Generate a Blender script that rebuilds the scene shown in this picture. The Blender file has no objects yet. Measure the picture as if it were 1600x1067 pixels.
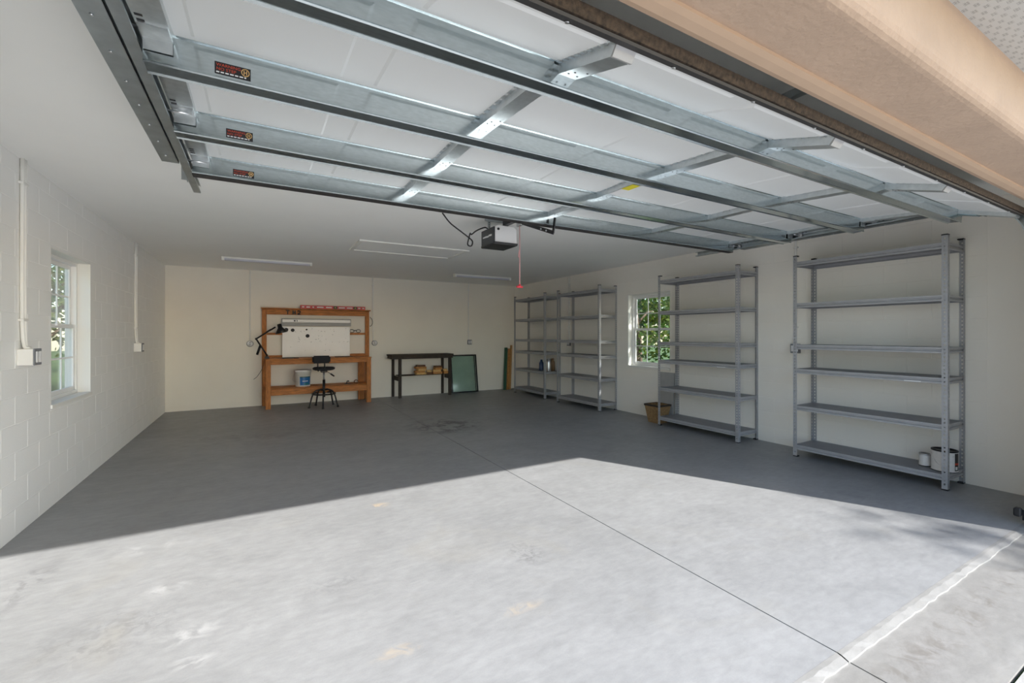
import bpy, bmesh, math, random
from mathutils import Vector, Matrix
from math import sin, cos, pi, radians as R

SC = bpy.context.scene
COL = SC.collection

# ------------------------------------------------------------------ camera
cam_d = bpy.data.cameras.new('camera')
cam_d.sensor_width = 36.0
cam_d.lens = 695.0 / 1600.0 * 36.0
cam_d.shift_y = (522.0 - 533.5) / 1600.0
cam_d.clip_start = 0.02
cam = bpy.data.objects.new('camera', cam_d)
cam.location = (0, 0, 1.47)
cam.rotation_euler = (R(90), 0, R(-29.6))
COL.objects.link(cam)
SC.camera = cam

# ------------------------------------------------------------------ sky, sun, exposure
SUN_DIR = Vector((-1.77, 3.56, -2.44)).normalized()      # direction the sunlight travels
wd = bpy.data.worlds.new('sky'); SC.world = wd
wd.use_nodes = True
wn = wd.node_tree; wn.nodes.clear()
wo = wn.nodes.new('ShaderNodeOutputWorld'); wb = wn.nodes.new('ShaderNodeBackground')
ws = wn.nodes.new('ShaderNodeTexSky'); ws.sky_type = 'NISHITA'; ws.sun_disc = False
ws.sun_elevation = math.asin(-SUN_DIR.z)
ws.sun_rotation = math.atan2(-SUN_DIR.x, -SUN_DIR.y)
ws.air_density = 1.0; ws.dust_density = 0.6; ws.ozone_density = 1.0
wb.inputs['Strength'].default_value = 0.21
wn.links.new(ws.outputs[0], wb.inputs[0]); wn.links.new(wb.outputs[0], wo.inputs[0])
sd = bpy.data.lights.new('sun', 'SUN'); sd.energy = 5.6; sd.angle = R(0.55); sd.color = (1.0, 0.965, 0.92)
so = bpy.data.objects.new('sun', sd); COL.objects.link(so)
so.rotation_euler = (-SUN_DIR).to_track_quat('Z', 'Y').to_euler()
so.location = (8, -12, 10)
SC.view_settings.view_transform = 'Standard'
SC.view_settings.look = 'None'
SC.view_settings.exposure = 1.0
SC.view_settings.gamma = 1.0
SC.view_settings.use_curve_mapping = False
SC.cycles.max_bounces = 14
SC.cycles.diffuse_bounces = 10
SC.cycles.sample_clamp_indirect = 10.0

# ------------------------------------------------------------------ materials
M = {}
def mat(name, col, rough=0.6, metal=0.0, var=0.0, vscale=3.0, bump=0.0, bscale=60.0, stretch=(1, 1, 1), spec=0.5, coat=0.0):
    m = bpy.data.materials.new(name); m.use_nodes = True
    nt = m.node_tree; b = nt.nodes['Principled BSDF']
    b.inputs['Base Color'].default_value = (*col, 1)
    b.inputs['Roughness'].default_value = rough
    b.inputs['Metallic'].default_value = metal
    b.inputs['Specular IOR Level'].default_value = spec
    b.inputs['Coat Weight'].default_value = coat
    if var or bump:
        tc = nt.nodes.new('ShaderNodeTexCoord'); mp = nt.nodes.new('ShaderNodeMapping')
        mp.inputs['Scale'].default_value = stretch
        nt.links.new(tc.outputs['Object'], mp.inputs[0])
    if var:
        n = nt.nodes.new('ShaderNodeTexNoise'); n.inputs['Scale'].default_value = vscale; n.inputs['Detail'].default_value = 6
        nt.links.new(mp.outputs[0], n.inputs['Vector'])
        cr = nt.nodes.new('ShaderNodeValToRGB')
        cr.color_ramp.elements[0].position = 0.3; cr.color_ramp.elements[1].position = 0.7
        cr.color_ramp.elements[0].color = (*[c * (1 - var) for c in col], 1)
        cr.color_ramp.elements[1].color = (*[min(1, c * (1 + var)) for c in col], 1)
        nt.links.new(n.outputs['Fac'], cr.inputs[0]); nt.links.new(cr.outputs[0], b.inputs['Base Color'])
    if bump:
        n2 = nt.nodes.new('ShaderNodeTexNoise'); n2.inputs['Scale'].default_value = bscale; n2.inputs['Detail'].default_value = 4
        nt.links.new(mp.outputs[0], n2.inputs['Vector'])
        bp = nt.nodes.new('ShaderNodeBump'); bp.inputs['Strength'].default_value = bump; bp.inputs['Distance'].default_value = 0.01
        nt.links.new(n2.outputs['Fac'], bp.inputs['Height']); nt.links.new(bp.outputs[0], b.inputs['Normal'])
    M[name] = m
    return m

mat('wall_paint', (0.90, 0.855, 0.765), 0.65, var=0.02, vscale=1.5, bump=0.12, bscale=90)
mat('block_paint', (0.90, 0.895, 0.875), 0.65, var=0.015, vscale=1.5, bump=0.10, bscale=70)
mat('block_cream', (0.90, 0.865, 0.80), 0.65, var=0.015, vscale=1.5, bump=0.10, bscale=70)
mat('ceiling_paint', (0.93, 0.93, 0.91), 0.8, var=0.012, vscale=2, bump=0.06, bscale=120)
mat('trim_white', (0.85, 0.84, 0.80), 0.45)
mat('vinyl_white', (0.86, 0.86, 0.85), 0.35)
mat('stucco', (0.46, 0.335, 0.245), 0.85, var=0.06, vscale=4, bump=0.5, bscale=38)
mat('stucco_smooth', (0.47, 0.335, 0.235), 0.7, var=0.03, vscale=6, bump=0.08, bscale=30)
mat('door_white', (0.76, 0.775, 0.77), 0.42, var=0.015, vscale=2)
mat('galv', (0.53, 0.59, 0.605), 0.15, 1.0, var=0.08, vscale=26, stretch=(1, 4, 4))
mat('galv_bright', (0.66, 0.69, 0.70), 0.36, 1.0, var=0.08, vscale=30)
mat('galv_track', (0.46, 0.50, 0.52), 0.38, 1.0, var=0.10, vscale=14)
mat('zinc_blue', (0.45, 0.58, 0.64), 0.35, 1.0, var=0.10, vscale=20)
mat('steel', (0.62, 0.63, 0.64), 0.28, 1.0)
mat('rack_grey', (0.40, 0.405, 0.425), 0.42, 0.25, var=0.05, vscale=12)
mat('rack_deck', (0.25, 0.255, 0.275), 0.5, 0.1, var=0.06, vscale=10)
mat('black_plastic', (0.012, 0.012, 0.014), 0.45)
mat('black_fabric', (0.014, 0.015, 0.02), 0.8, bump=0.2, bscale=200)
mat('black_metal', (0.015, 0.015, 0.017), 0.4, 0.3)
mat('rubber', (0.03, 0.028, 0.028), 0.6)
mat('dirty_rubber', (0.05, 0.034, 0.022), 0.9, var=0.55, vscale=55, bump=0.5, bscale=120)
mat('warn_orange', (0.62, 0.075, 0.03), 0.5)
mat('paper_white', (0.80, 0.80, 0.80), 0.6)
mat('yellow', (0.75, 0.66, 0.03), 0.5)
mat('opener_white', (0.82, 0.82, 0.82), 0.35)
mat('opener_side', (0.045, 0.05, 0.055), 0.4)
mat('rope_red', (0.68, 0.36, 0.37), 0.8)
mat('handle_red', (0.72, 0.05, 0.08), 0.4)
mat('pine', (0.46, 0.165, 0.036), 0.6, var=0.35, vscale=9, stretch=(1, 6, 6), bump=0.08, bscale=40)
mat('pine_v', (0.46, 0.165, 0.036), 0.6, var=0.35, vscale=9, stretch=(6, 6, 1), bump=0.08, bscale=40)
mat('dark_wood', (0.045, 0.032, 0.022), 0.7, var=0.4, vscale=12, stretch=(1, 6, 6))
mat('dark_wood_v', (0.045, 0.032, 0.024), 0.7, var=0.4, vscale=12, stretch=(6, 6, 1))
mat('scrap_light', (0.72, 0.45, 0.17), 0.7, var=0.25, vscale=14, stretch=(1, 5, 5))
mat('scrap_mid', (0.52, 0.24, 0.07), 0.7, var=0.3, vscale=14, stretch=(1, 5, 5))
mat('scrap_dark', (0.15, 0.07, 0.03), 0.75, var=0.3, vscale=14, stretch=(1, 5, 5))
mat('board_green', (0.03, 0.10, 0.055), 0.6)
mat('board_tan', (0.50, 0.27, 0.10), 0.65, var=0.2, vscale=12, stretch=(6, 6, 1))
mat('level_red', (0.55, 0.02, 0.035), 0.35)
mat('whiteboard', (0.90, 0.885, 0.88), 0.3, var=0.02, vscale=5)
mat('ink', (0.10, 0.10, 0.12), 0.7)
mat('bucket_white', (0.78, 0.77, 0.73), 0.4)
mat('label_blue', (0.015, 0.14, 0.40), 0.4)
mat('label_teal', (0.02, 0.20, 0.24), 0.4)
mat('label_green', (0.02, 0.10, 0.10), 0.4)
mat('label_red', (0.55, 0.06, 0.03), 0.5)
mat('can_metal', (0.60, 0.59, 0.58), 0.35, 0.9)
mat('can_paper', (0.72, 0.70, 0.68), 0.55, var=0.06, vscale=40)
mat('bottle_blue', (0.02, 0.05, 0.13), 0.3)
mat('bottle_brown', (0.20, 0.12, 0.06), 0.35)
mat('basket', (0.28, 0.17, 0.075), 0.75, var=0.25, vscale=30)
mat('grey_sheet', (0.36, 0.36, 0.36), 0.5, var=0.06, vscale=8)
mat('outlet_white', (0.82, 0.82, 0.82), 0.35)
mat('outlet_grey', (0.20, 0.21, 0.23), 0.45)
mat('lamp_lens', (0.66, 0.66, 0.74), 0.25)
mat('grass', (0.075, 0.13, 0.03), 0.9, var=0.4, vscale=2.0, bump=0.6, bscale=30)
mat('bark', (0.12, 0.085, 0.06), 0.9, var=0.4, vscale=10, bump=0.5, bscale=25)
mat('roof_shingle', (0.10, 0.09, 0.085), 0.9, var=0.3, vscale=8)

def leaf_mat(name, col):
    m = mat(name, col, 0.55, var=0.35, vscale=1.2)
    nt = m.node_tree; b = nt.nodes['Principled BSDF']; o = nt.nodes['Material Output']
    tr = nt.nodes.new('ShaderNodeBsdfTranslucent'); tr.inputs[0].default_value = (col[0] * 2.2, col[1] * 1.9, col[2] * 0.8, 1)
    mx = nt.nodes.new('ShaderNodeMixShader'); mx.inputs[0].default_value = 0.45
    nt.links.new(b.outputs[0], mx.inputs[1]); nt.links.new(tr.outputs[0], mx.inputs[2]); nt.links.new(mx.outputs[0], o.inputs[0])
leaf_mat('leaf_a', (0.06, 0.13, 0.025))
leaf_mat('leaf_b', (0.026, 0.075, 0.02))
leaf_mat('leaf_c', (0.14, 0.19, 0.04))

def glass_mat(name, tint, gloss=0.02):
    m = bpy.data.materials.new(name); m.use_nodes = True
    nt = m.node_tree; nt.nodes.clear()
    o = nt.nodes.new('ShaderNodeOutputMaterial'); mx = nt.nodes.new('ShaderNodeMixShader')
    t = nt.nodes.new('ShaderNodeBsdfTransparent'); t.inputs[0].default_value = (*tint, 1)
    g = nt.nodes.new('ShaderNodeBsdfGlossy'); g.inputs['Roughness'].default_value = gloss
    lw_ = nt.nodes.new('ShaderNodeLayerWeight'); lw_.inputs[0].default_value = 0.5
    pw = nt.nodes.new('ShaderNodeMath'); pw.operation = 'POWER'; pw.inputs[1].default_value = 4.0
    f = nt.nodes.new('ShaderNodeMath'); f.operation = 'MULTIPLY_ADD'; f.inputs[1].default_value = 0.9; f.inputs[2].default_value = 0.05
    nt.links.new(lw_.outputs['Facing'], pw.inputs[0]); nt.links.new(pw.outputs[0], f.inputs[0])
    nt.links.new(f.outputs[0], mx.inputs[0]); nt.links.new(t.outputs[0], mx.inputs[1]); nt.links.new(g.outputs[0], mx.inputs[2])
    nt.links.new(mx.outputs[0], o.inputs[0]); M[name] = m
glass_mat('glass', (0.93, 0.95, 0.94))
glass_mat('glass_green', (0.90, 0.955, 0.94), 0.08)

def concrete(name, base, warm=0.0, spots=(), stains=()):
    m = bpy.data.materials.new(name); m.use_nodes = True
    nt = m.node_tree; b = nt.nodes['Principled BSDF']; L = nt.links.new
    geo = nt.nodes.new('ShaderNodeNewGeometry')
    def noise(scale, detail, dist=0.0, st=(1, 1, 1)):
        mp = nt.nodes.new('ShaderNodeMapping'); mp.inputs['Scale'].default_value = st
        L(geo.outputs['Position'], mp.inputs[0])
        n = nt.nodes.new('ShaderNodeTexNoise'); n.inputs['Scale'].default_value = scale
        n.inputs['Detail'].default_value = detail; n.inputs['Distortion'].default_value = dist; n.inputs['Roughness'].default_value = 0.62
        L(mp.outputs[0], n.inputs['Vector']); return n.outputs['Fac']
    def ramp(v, p0, p1, c0, c1):
        r = nt.nodes.new('ShaderNodeMapRange'); r.inputs['From Min'].default_value = p0; r.inputs['From Max'].default_value = p1
        r.inputs['To Min'].default_value = c0; r.inputs['To Max'].default_value = c1; L(v, r.inputs[0]); return r.outputs[0]
    def math_(op, a, c):
        n = nt.nodes.new('ShaderNodeMath'); n.operation = op
        for i, v in ((0, a), (1, c)):
            if isinstance(v, (int, float)): n.inputs[i].default_value = v
            else: L(v, n.inputs[i])
        return n.outputs[0]
    def mixc(fac, a, c):
        n = nt.nodes.new('ShaderNodeMix'); n.data_type = 'RGBA'
        L(fac, n.inputs['Factor'])
        for k, v in ((6, a), (7, c)):
            if isinstance(v, tuple): n.inputs[k].default_value = (*v, 1)
            else: L(v, n.inputs[k])
        return n.outputs[2]
    v = math_('MULTIPLY', ramp(noise(0.55, 5, 0.4), 0.3, 0.7, 0.88, 1.10), ramp(noise(3.2, 7, 0.8, (0.7, 1.5, 1)), 0.3, 0.7, 0.92, 1.07))
    v = math_('MULTIPLY', v, ramp(noise(16, 7, 0.3, (0.7, 1.5, 1)), 0.25, 0.75, 0.87, 1.12))
    v = math_('MULTIPLY', v, ramp(noise(140, 3), 0.2, 0.8, 0.94, 1.05))
    cm = nt.nodes.new('ShaderNodeVectorMath'); cm.operation = 'SCALE'
    cm.inputs[0].default_value = base; L(v, cm.inputs['Scale'])
    c = cm.outputs[0]
    c = mixc(ramp(noise(1.1, 6, 1.0), 0.56, 0.75, 0.0, 0.35), c, (base[0] * 1.02, base[1] * 0.95, base[2] * 0.80))
    for lst, wide in ((spots, 1), (stains, 1)):
        for (x, y, rx, ry, colr, amt, ns) in lst:
            mp = nt.nodes.new('ShaderNodeMapping'); mp.vector_type = 'POINT'
            mp.inputs['Location'].default_value = (-x / rx, -y / ry, 0); mp.inputs['Scale'].default_value = (1 / rx, 1 / ry, 0)
            L(geo.outputs['Position'], mp.inputs[0])
            ln = nt.nodes.new('ShaderNodeVectorMath'); ln.operation = 'LENGTH'; L(mp.outputs[0], ln.inputs[0])
            msk = ramp(ln.outputs['Value'], 1.0, 0.35, 0.0, 1.0)
            msk = math_('MULTIPLY', msk, ramp(noise(ns, 5, 1.2), 0.46, 0.60, 0.0, amt))
            c = mixc(msk, c, colr)
    L(c, b.inputs['Base Color'])
    L(ramp(noise(5, 5), 0.3, 0.7, 0.42, 0.54), b.inputs['Roughness'])
    b.inputs['Specular IOR Level'].default_value = 1.0
    bp = nt.nodes.new('ShaderNodeBump'); bp.inputs['Strength'].default_value = 0.12; bp.inputs['Distance'].default_value = 0.006
    L(noise(60, 6), bp.inputs['Height']); L(bp.outputs[0], b.inputs['Normal'])
    M[name] = m
W_ = (0.40, 0.405, 0.41); D_ = (0.10, 0.10, 0.105); T_ = (0.52, 0.40, 0.26)
concrete('floor_concrete', (0.275, 0.280, 0.285),
         spots=[(-0.30, 2.68, 0.17, 0.09, W_, 0.9, 7), (-0.46, 3.22, 0.14, 0.08, W_, 0.9, 6), (-0.26, 2.45, 0.11, 0.08, W_, 0.85, 7), (-0.66, 3.9, 0.30, 0.14, W_, 0.5, 6),
                (-0.05, 2.65, 0.06, 0.14, W_, 0.4, 9), (0.88, 3.88, 0.12, 0.07, T_, 0.6, 8), (1.22, 2.05, 0.16, 0.05, T_, 0.35, 8), (0.55, 2.05, 0.14, 0.06, T_, 0.35, 8)],
         stains=[(2.62, 6.72, 0.70, 0.80, (0.07, 0.07, 0.073), 0.95, 4), (-1.18, 3.7, 0.12, 0.4, D_, 0.45, 7), (-0.65, 2.85, 0.40, 0.3, D_, 0.28, 13), (0.40, 2.78, 0.25, 0.12, D_, 0.22, 14),
                 (1.56, 2.56, 0.14, 0.20, D_, 0.45, 22), (4.6, 2.0, 0.5, 0.4, D_, 0.2, 5), (0.2, 7.5, 1.4, 0.9, D_, 0.35, 2.5)])
concrete('sill_concrete', (0.255, 0.25, 0.238), stains=[(3.2, 0.86, 2.6, 0.10, (0.13, 0.115, 0.095), 0.45, 8)])
concrete('lip_concrete', (0.215, 0.213, 0.205))
concrete('drive_concrete', (0.37, 0.365, 0.35))

def soffit_mat():
    m = bpy.data.materials.new('soffit_vinyl'); m.use_nodes = True
    nt = m.node_tree; b = nt.nodes['Principled BSDF']; L = nt.links.new
    b.inputs['Roughness'].default_value = 0.5
    tc = nt.nodes.new('ShaderNodeTexCoord'); mp = nt.nodes.new('ShaderNodeMapping')
    mp.inputs['Rotation'].default_value = (0, 0, R(90))
    L(tc.outputs['Object'], mp.inputs[0])
    br = nt.nodes.new('ShaderNodeTexBrick'); br.inputs['Scale'].default_value = 1.0
    br.inputs['Brick Width'].default_value = 0.016; br.inputs['Row Height'].default_value = 0.006
    br.inputs['Mortar Size'].default_value = 0.0019
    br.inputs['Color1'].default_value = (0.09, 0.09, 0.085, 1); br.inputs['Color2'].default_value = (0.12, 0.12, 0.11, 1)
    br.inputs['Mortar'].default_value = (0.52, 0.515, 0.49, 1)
    L(mp.outputs[0], br.inputs[0])
    ck = nt.nodes.new('ShaderNodeTexBrick'); ck.inputs['Scale'].default_value = 1.0
    ck.inputs['Brick Width'].default_value = 0.034; ck.inputs['Row Height'].default_value = 0.042; ck.inputs['Mortar Size'].default_value = 0.0095
    ck.inputs['Color1'].default_value = (1, 1, 1, 1); ck.inputs['Color2'].default_value = (0.8, 0.8, 0.8, 1); ck.inputs['Mortar'].default_value = (0, 0, 0, 1)
    L(mp.outputs[0], ck.inputs[0])
    mx = nt.nodes.new('ShaderNodeMix'); mx.data_type = 'RGBA'
    L(ck.outputs[0], mx.inputs['Factor']); mx.inputs[6].default_value = (0.52, 0.515, 0.49, 1); L(br.outputs[0], mx.inputs[7])
    L(mx.outputs[2], b.inputs['Base Color']); M['soffit_vinyl'] = m
soffit_mat()

# ------------------------------------------------------------------ mesh builder
class MB:
    def __init__(s): s.v = []; s.f = []; s.m = []; s.cur = 0; s.mats = []; s.sm = []
    def use(s, name):
        if name not in s.mats: s.mats.append(name)
        s.cur = s.mats.index(name); return s
    def add(s, vs, fs, smooth=False):
        b = len(s.v); s.v += [Vector(p) for p in vs]
        for f in fs: s.f.append([b + i for i in f]); s.m.append(s.cur); s.sm.append(smooth)
        return s
    def box(s, x0, x1, y0, y1, z0, z1):
        vs = [(x0, y0, z0), (x1, y0, z0), (x1, y1, z0), (x0, y1, z0), (x0, y0, z1), (x1, y0, z1), (x1, y1, z1), (x0, y1, z1)]
        return s.add(vs, [(0, 3, 2, 1), (4, 5, 6, 7), (0, 1, 5, 4), (1, 2, 6, 5), (2, 3, 7, 6), (3, 0, 4, 7)])
    def obox(s, c, size, mtx):
        hx, hy, hz = [k / 2 for k in size]; c = Vector(c)
        vs = [c + mtx @ Vector(p) for p in ((-hx, -hy, -hz), (hx, -hy, -hz), (hx, hy, -hz), (-hx, hy, -hz), (-hx, -hy, hz), (hx, -hy, hz), (hx, hy, hz), (-hx, hy, hz))]
        return s.add(vs, [(0, 3, 2, 1), (4, 5, 6, 7), (0, 1, 5, 4), (1, 2, 6, 5), (2, 3, 7, 6), (3, 0, 4, 7)])
    def extr(s, prof, a0, a1, axis='x'):
        n = len(prof)
        def P(a, p):
            return (a, p[0], p[1]) if axis == 'x' else ((p[0], a, p[1]) if axis == 'y' else (p[0], p[1], a))
        vs = [P(a0, p) for p in prof] + [P(a1, p) for p in prof]
        fs = [(i, (i + 1) % n, n + (i + 1) % n, n + i) for i in range(n)]
        fs += [tuple(range(n - 1, -1, -1)), tuple(range(n, 2 * n))]
        return s.add(vs, fs)
    def tube(s, pts, r, n=8, cap=True):
        pts = [Vector(p) for p in pts]; rs = r if isinstance(r, (list, tuple)) else [r] * len(pts)
        rings = []; up = None
        for i, p in enumerate(pts):
            d = (pts[min(i + 1, len(pts) - 1)] - pts[max(i - 1, 0)]).normalized()
            if up is None:
                up = Vector((0, 0, 1)) if abs(d.z) < 0.9 else Vector((1, 0, 0))
            a = (up - d * up.dot(d)).normalized(); bb = d.cross(a); up = a
            rings.append([p + (a * cos(2 * pi * k / n) + bb * sin(2 * pi * k / n)) * rs[i] for k in range(n)])
        vs = [q for rg in rings for q in rg]
        fs = [(i * n + k, i * n + (k + 1) % n, (i + 1) * n + (k + 1) % n, (i + 1) * n + k) for i in range(len(pts) - 1) for k in range(n)]
        s.add(vs, fs, True)
        if cap:
            b = len(s.v) - len(vs)
            s.f.append([b + k for k in range(n - 1, -1, -1)]); s.m.append(s.cur); s.sm.append(False)
            s.f.append([b + (len(pts) - 1) * n + k for k in range(n)]); s.m.append(s.cur); s.sm.append(False)
        return s
    def lathe(s, prof, c, n=24, mtx=None, smooth=True):
        c = Vector(c); vs = []
        for (r, z) in prof:
            for k in range(n):
                p = Vector((r * cos(2 * pi * k / n), r * sin(2 * pi * k / n), z))
                vs.append(c + (mtx @ p if mtx else p))
        fs = [(i * n + k, i * n + (k + 1) % n, (i + 1) * n + (k + 1) % n, (i + 1) * n + k) for i in range(len(prof) - 1) for k in range(n)]
        return s.add(vs, fs, smooth)
    def build(s, name, m=None, parent=None, bevel=0.0, seg=1, base=None):
        """one mesh object; vertices are given in world space (or the parent's space when base is set)"""
        if m: s.mats = s.mats or [m]
        off = Vector((0, 0, 0))
        root = parent
        while root is not None and root.parent is not None: root = root.parent
        if parent is None:
            xs = [p.x for p in s.v]; ys = [p.y for p in s.v]; zs = [p.z for p in s.v]
            off = Vector(((min(xs) + max(xs)) / 2, (min(ys) + max(ys)) / 2, min(zs))) if base is None else Vector(base)
        elif base is None:
            off = root.location.copy()
        me = bpy.data.meshes.new(name)
        me.from_pydata([tuple(p - off) for p in s.v], [], s.f)
        for k in s.mats: me.materials.append(M[k])
        for p, mi, sm in zip(me.polygons, s.m, s.sm): p.material_index = mi; p.use_smooth = sm
        bm = bmesh.new(); bm.from_mesh(me)
        bmesh.ops.recalc_face_normals(bm, faces=bm.faces)
        if bevel:
            es = [e for e in bm.edges if len(e.link_faces) == 2 and e.calc_face_angle(0) > 0.6]
            bmesh.ops.bevel(bm, geom=es, offset=bevel, segments=seg, affect='EDGES', clamp_overlap=True)
        bm.to_mesh(me); bm.free(); me.update()
        o = bpy.data.objects.new(name, me); COL.objects.link(o)
        if parent is None: o.location = off
        else: o.parent = parent
        return o

def tag(o, label=None, cat=None, group=None, kind=None):
    if label: o['label'] = label
    if cat: o['category'] = cat
    if group: o['group'] = group
    if kind: o['kind'] = kind
    return o
def thing(name, loc, label, cat, group=None):
    o = bpy.data.objects.new(name, None); o.location = loc; o.empty_display_size = 0.1; COL.objects.link(o)
    return tag(o, label, cat, group)
def struct(o, label, cat): return tag(o, label, cat, kind='structure')
def copy_tree(o, parent=None):
    c = o.copy(); COL.objects.link(c); c.parent = parent
    for ch in list(o.children): copy_tree(ch, c)
    return c
def bx(name, m, dims, parent=None, bevel=0.0):
    return MB().use(m).box(*dims).build(name, None, parent, bevel)
def text_into(mb, txt, size, origin, ux, uz, m):
    cu = bpy.data.curves.new('t', 'FONT'); cu.body = txt; cu.size = size; cu.resolution_u = 2
    ob = bpy.data.objects.new('t', cu); COL.objects.link(ob)
    dg = bpy.context.evaluated_depsgraph_get()
    me = bpy.data.meshes.new_from_object(ob.evaluated_get(dg))
    mb.use(m); o = Vector(origin); ux = Vector(ux); uz = Vector(uz)
    mb.add([o + ux * v.co.x + uz * v.co.y for v in me.vertices], [list(p.vertices) for p in me.polygons])
    bpy.data.objects.remove(ob); bpy.data.curves.remove(cu); bpy.data.meshes.remove(me)

# ------------------------------------------------------------------ dimensions
XL, XR, YB, ZC = -1.54, 6.05, 10.50, 2.77           # inner faces of left, right, back wall and ceiling
YF, YI = 0.638, 0.956                               # outer and inner face of the front wall
OL, OR, OH = -0.37, 5.10, 2.44                      # door opening
XJ = 2.32                                           # saw joint in the slab

# ------------------------------------------------------------------ floor, drive, ground
fl = MB().use('floor_concrete')
fl.box(XL - 0.2, XJ - 0.004, 1.045, YB + 0.2, -0.15, 0.0).box(XJ + 0.004, XR + 0.2, 1.045, YB + 0.2, -0.15, 0.0)
fl.use('rubber').box(XJ - 0.004, XJ + 0.004, 1.045, YB + 0.2, -0.15, -0.012)
struct(fl.build('floor'), 'grey concrete garage floor slab with one straight saw joint', 'floor')
lp = MB().use('lip_concrete')
random.seed(3)
for (a, b) in ((XL - 0.2, XJ - 0.004), (XJ + 0.004, XR + 0.2)):
    n = int((b - a) / 0.06); vs = []
    for i in range(n + 1):
        x = a + (b - a) * i / n; j = random.uniform(-0.004, 0.004); k = random.uniform(-0.003, 0.003)
        vs += [(x, 1.046, 0.0005), (x, 1.028 + j, -0.003 + k * 0.3), (x, 1.000 + j + k, -0.014), (x, 0.994 + k, -0.06)]
    lp.add(vs, [(i * 4 + q, (i + 1) * 4 + q, (i + 1) * 4 + q + 1, i * 4 + q + 1) for i in range(n) for q in range(3)])
struct(lp.build('trim_1'), 'pale chipped concrete edge of the slab along the threshold', 'slab edge')
sl = MB().use('sill_concrete')
sl.box(XL - 0.4, XJ + 0.01, 0.607, 1.02, -0.2, -0.022).box(XJ + 0.018, XR + 0.4, 0.607, 1.02, -0.2, -0.022)
struct(sl.build('floor_apron'), 'dirty concrete strip under the open garage door', 'apron')
dr = MB().use('drive_concrete')
dr.box(-2.2, XJ + 0.01, -3.2, 0.593, -0.2, -0.024).box(XJ + 0.018, 6.9, -3.2, 0.593, -0.2, -0.024)
for k in range(8):  # wide outer slabs, added out of view to bounce light inside
    for (a, b) in ((-14.0, -8.02), (-8.0, -2.21), (-2.2, XJ + 0.01), (XJ + 0.018, 6.9), (6.91, 12.9), (12.91, 19.0)):
        dr.box(a, b, -3.2 - 3.5 * (k + 1), -3.21 - 3.5 * k, -0.2, -0.026)
for (a, b) in ((-14.0, -8.02), (-8.0, -2.21), (6.91, 12.9), (12.91, 19.0)): dr.box(a, b, -3.2, 0.593, -0.2, -0.026)
struct(dr.build('floor_driveway'), 'concrete driveway outside the garage, outer slabs added unseen to bounce light in', 'driveway')
struct(bx('ground', 'grass', (-45, 50, -45, 55, -0.35, -0.05)), 'green lawn around the garage', 'lawn')

# ------------------------------------------------------------------ walls
def wall_with_hole(name, x0, x1, y0, y1, z0, z1, hole, m):
    ya, yb, za, zb = hole
    w = MB().use(m)
    w.box(x0, x1, y0, ya, z0, z1).box(x0, x1, yb, y1, z0, z1).box(x0, x1, ya, yb, z0, za).box(x0, x1, ya, yb, zb, z1)
    return w.build(name)
HL = (5.22, 6.25, 0.845, 2.21)       # left window opening  (y0, y1, z0, z1)
HR = (5.225, 6.22, 0.865, 2.21)      # right window opening
wl = struct(wall_with_hole('wall_left', XL - 0.20, XL - 0.0015, YF, YB + 0.2, -0.05, ZC + 0.06, HL, 'block_paint'), 'white painted block wall with one sash window', 'wall')
wr = struct(wall_with_hole('wall_right', XR + 0.0015, XR + 0.20, YF, YB + 0.2, -0.05, ZC + 0.06, HR, 'block_cream'), 'cream painted block wall behind the shelving racks', 'wall')
struct(bx('wall_back', 'wall_paint', (XL - 0.003, XR + 0.003, YB, YB + 0.2, -0.05, ZC + 0.06)), 'plain cream back wall behind the workbench', 'wall')

BW, BH, JT = 0.4064, 0.2032, 0.003
def block_mesh(w, hgt, side, mn='block_paint'):
    """one block face: chamfered slab 3 mm proud of the mortar, centred at its lower near corner"""
    x0, x1 = (0.0, 0.0015) if side > 0 else (-0.0015, 0.0)      # side>0: left wall, faces +x
    c = 0.0022; a = JT / 2
    yo, yi, zo, zi = (a, w - a), (a + c, w - a - c), (a, hgt - a), (a + c, hgt - a - c)
    xb, xf = (x0, x1) if side > 0 else (x1, x0)
    vs = [(xb, y, z) for y, z in ((yo[0], zo[0]), (yo[1], zo[0]), (yo[1], zo[1]), (yo[0], zo[1]))]
    vs += [(xf, y, z) for y, z in ((yi[0], zi[0]), (yi[1], zi[0]), (yi[1], zi[1]), (yi[0], zi[1]))]
    fs = [(0, 1, 5, 4), (1, 2, 6, 5), (2, 3, 7, 6), (3, 0, 4, 7), (4, 5, 6, 7), (3, 2, 1, 0)]
    me = bpy.data.meshes.new('block'); me.from_pydata(vs, [], fs); me.materials.append(M['block_paint' if side > 0 else 'block_cream'])
    bm = bmesh.new(); bm.from_mesh(me); bmesh.ops.recalc_face_normals(bm, faces=bm.faces); bm.to_mesh(me); bm.free()
    return me
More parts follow.
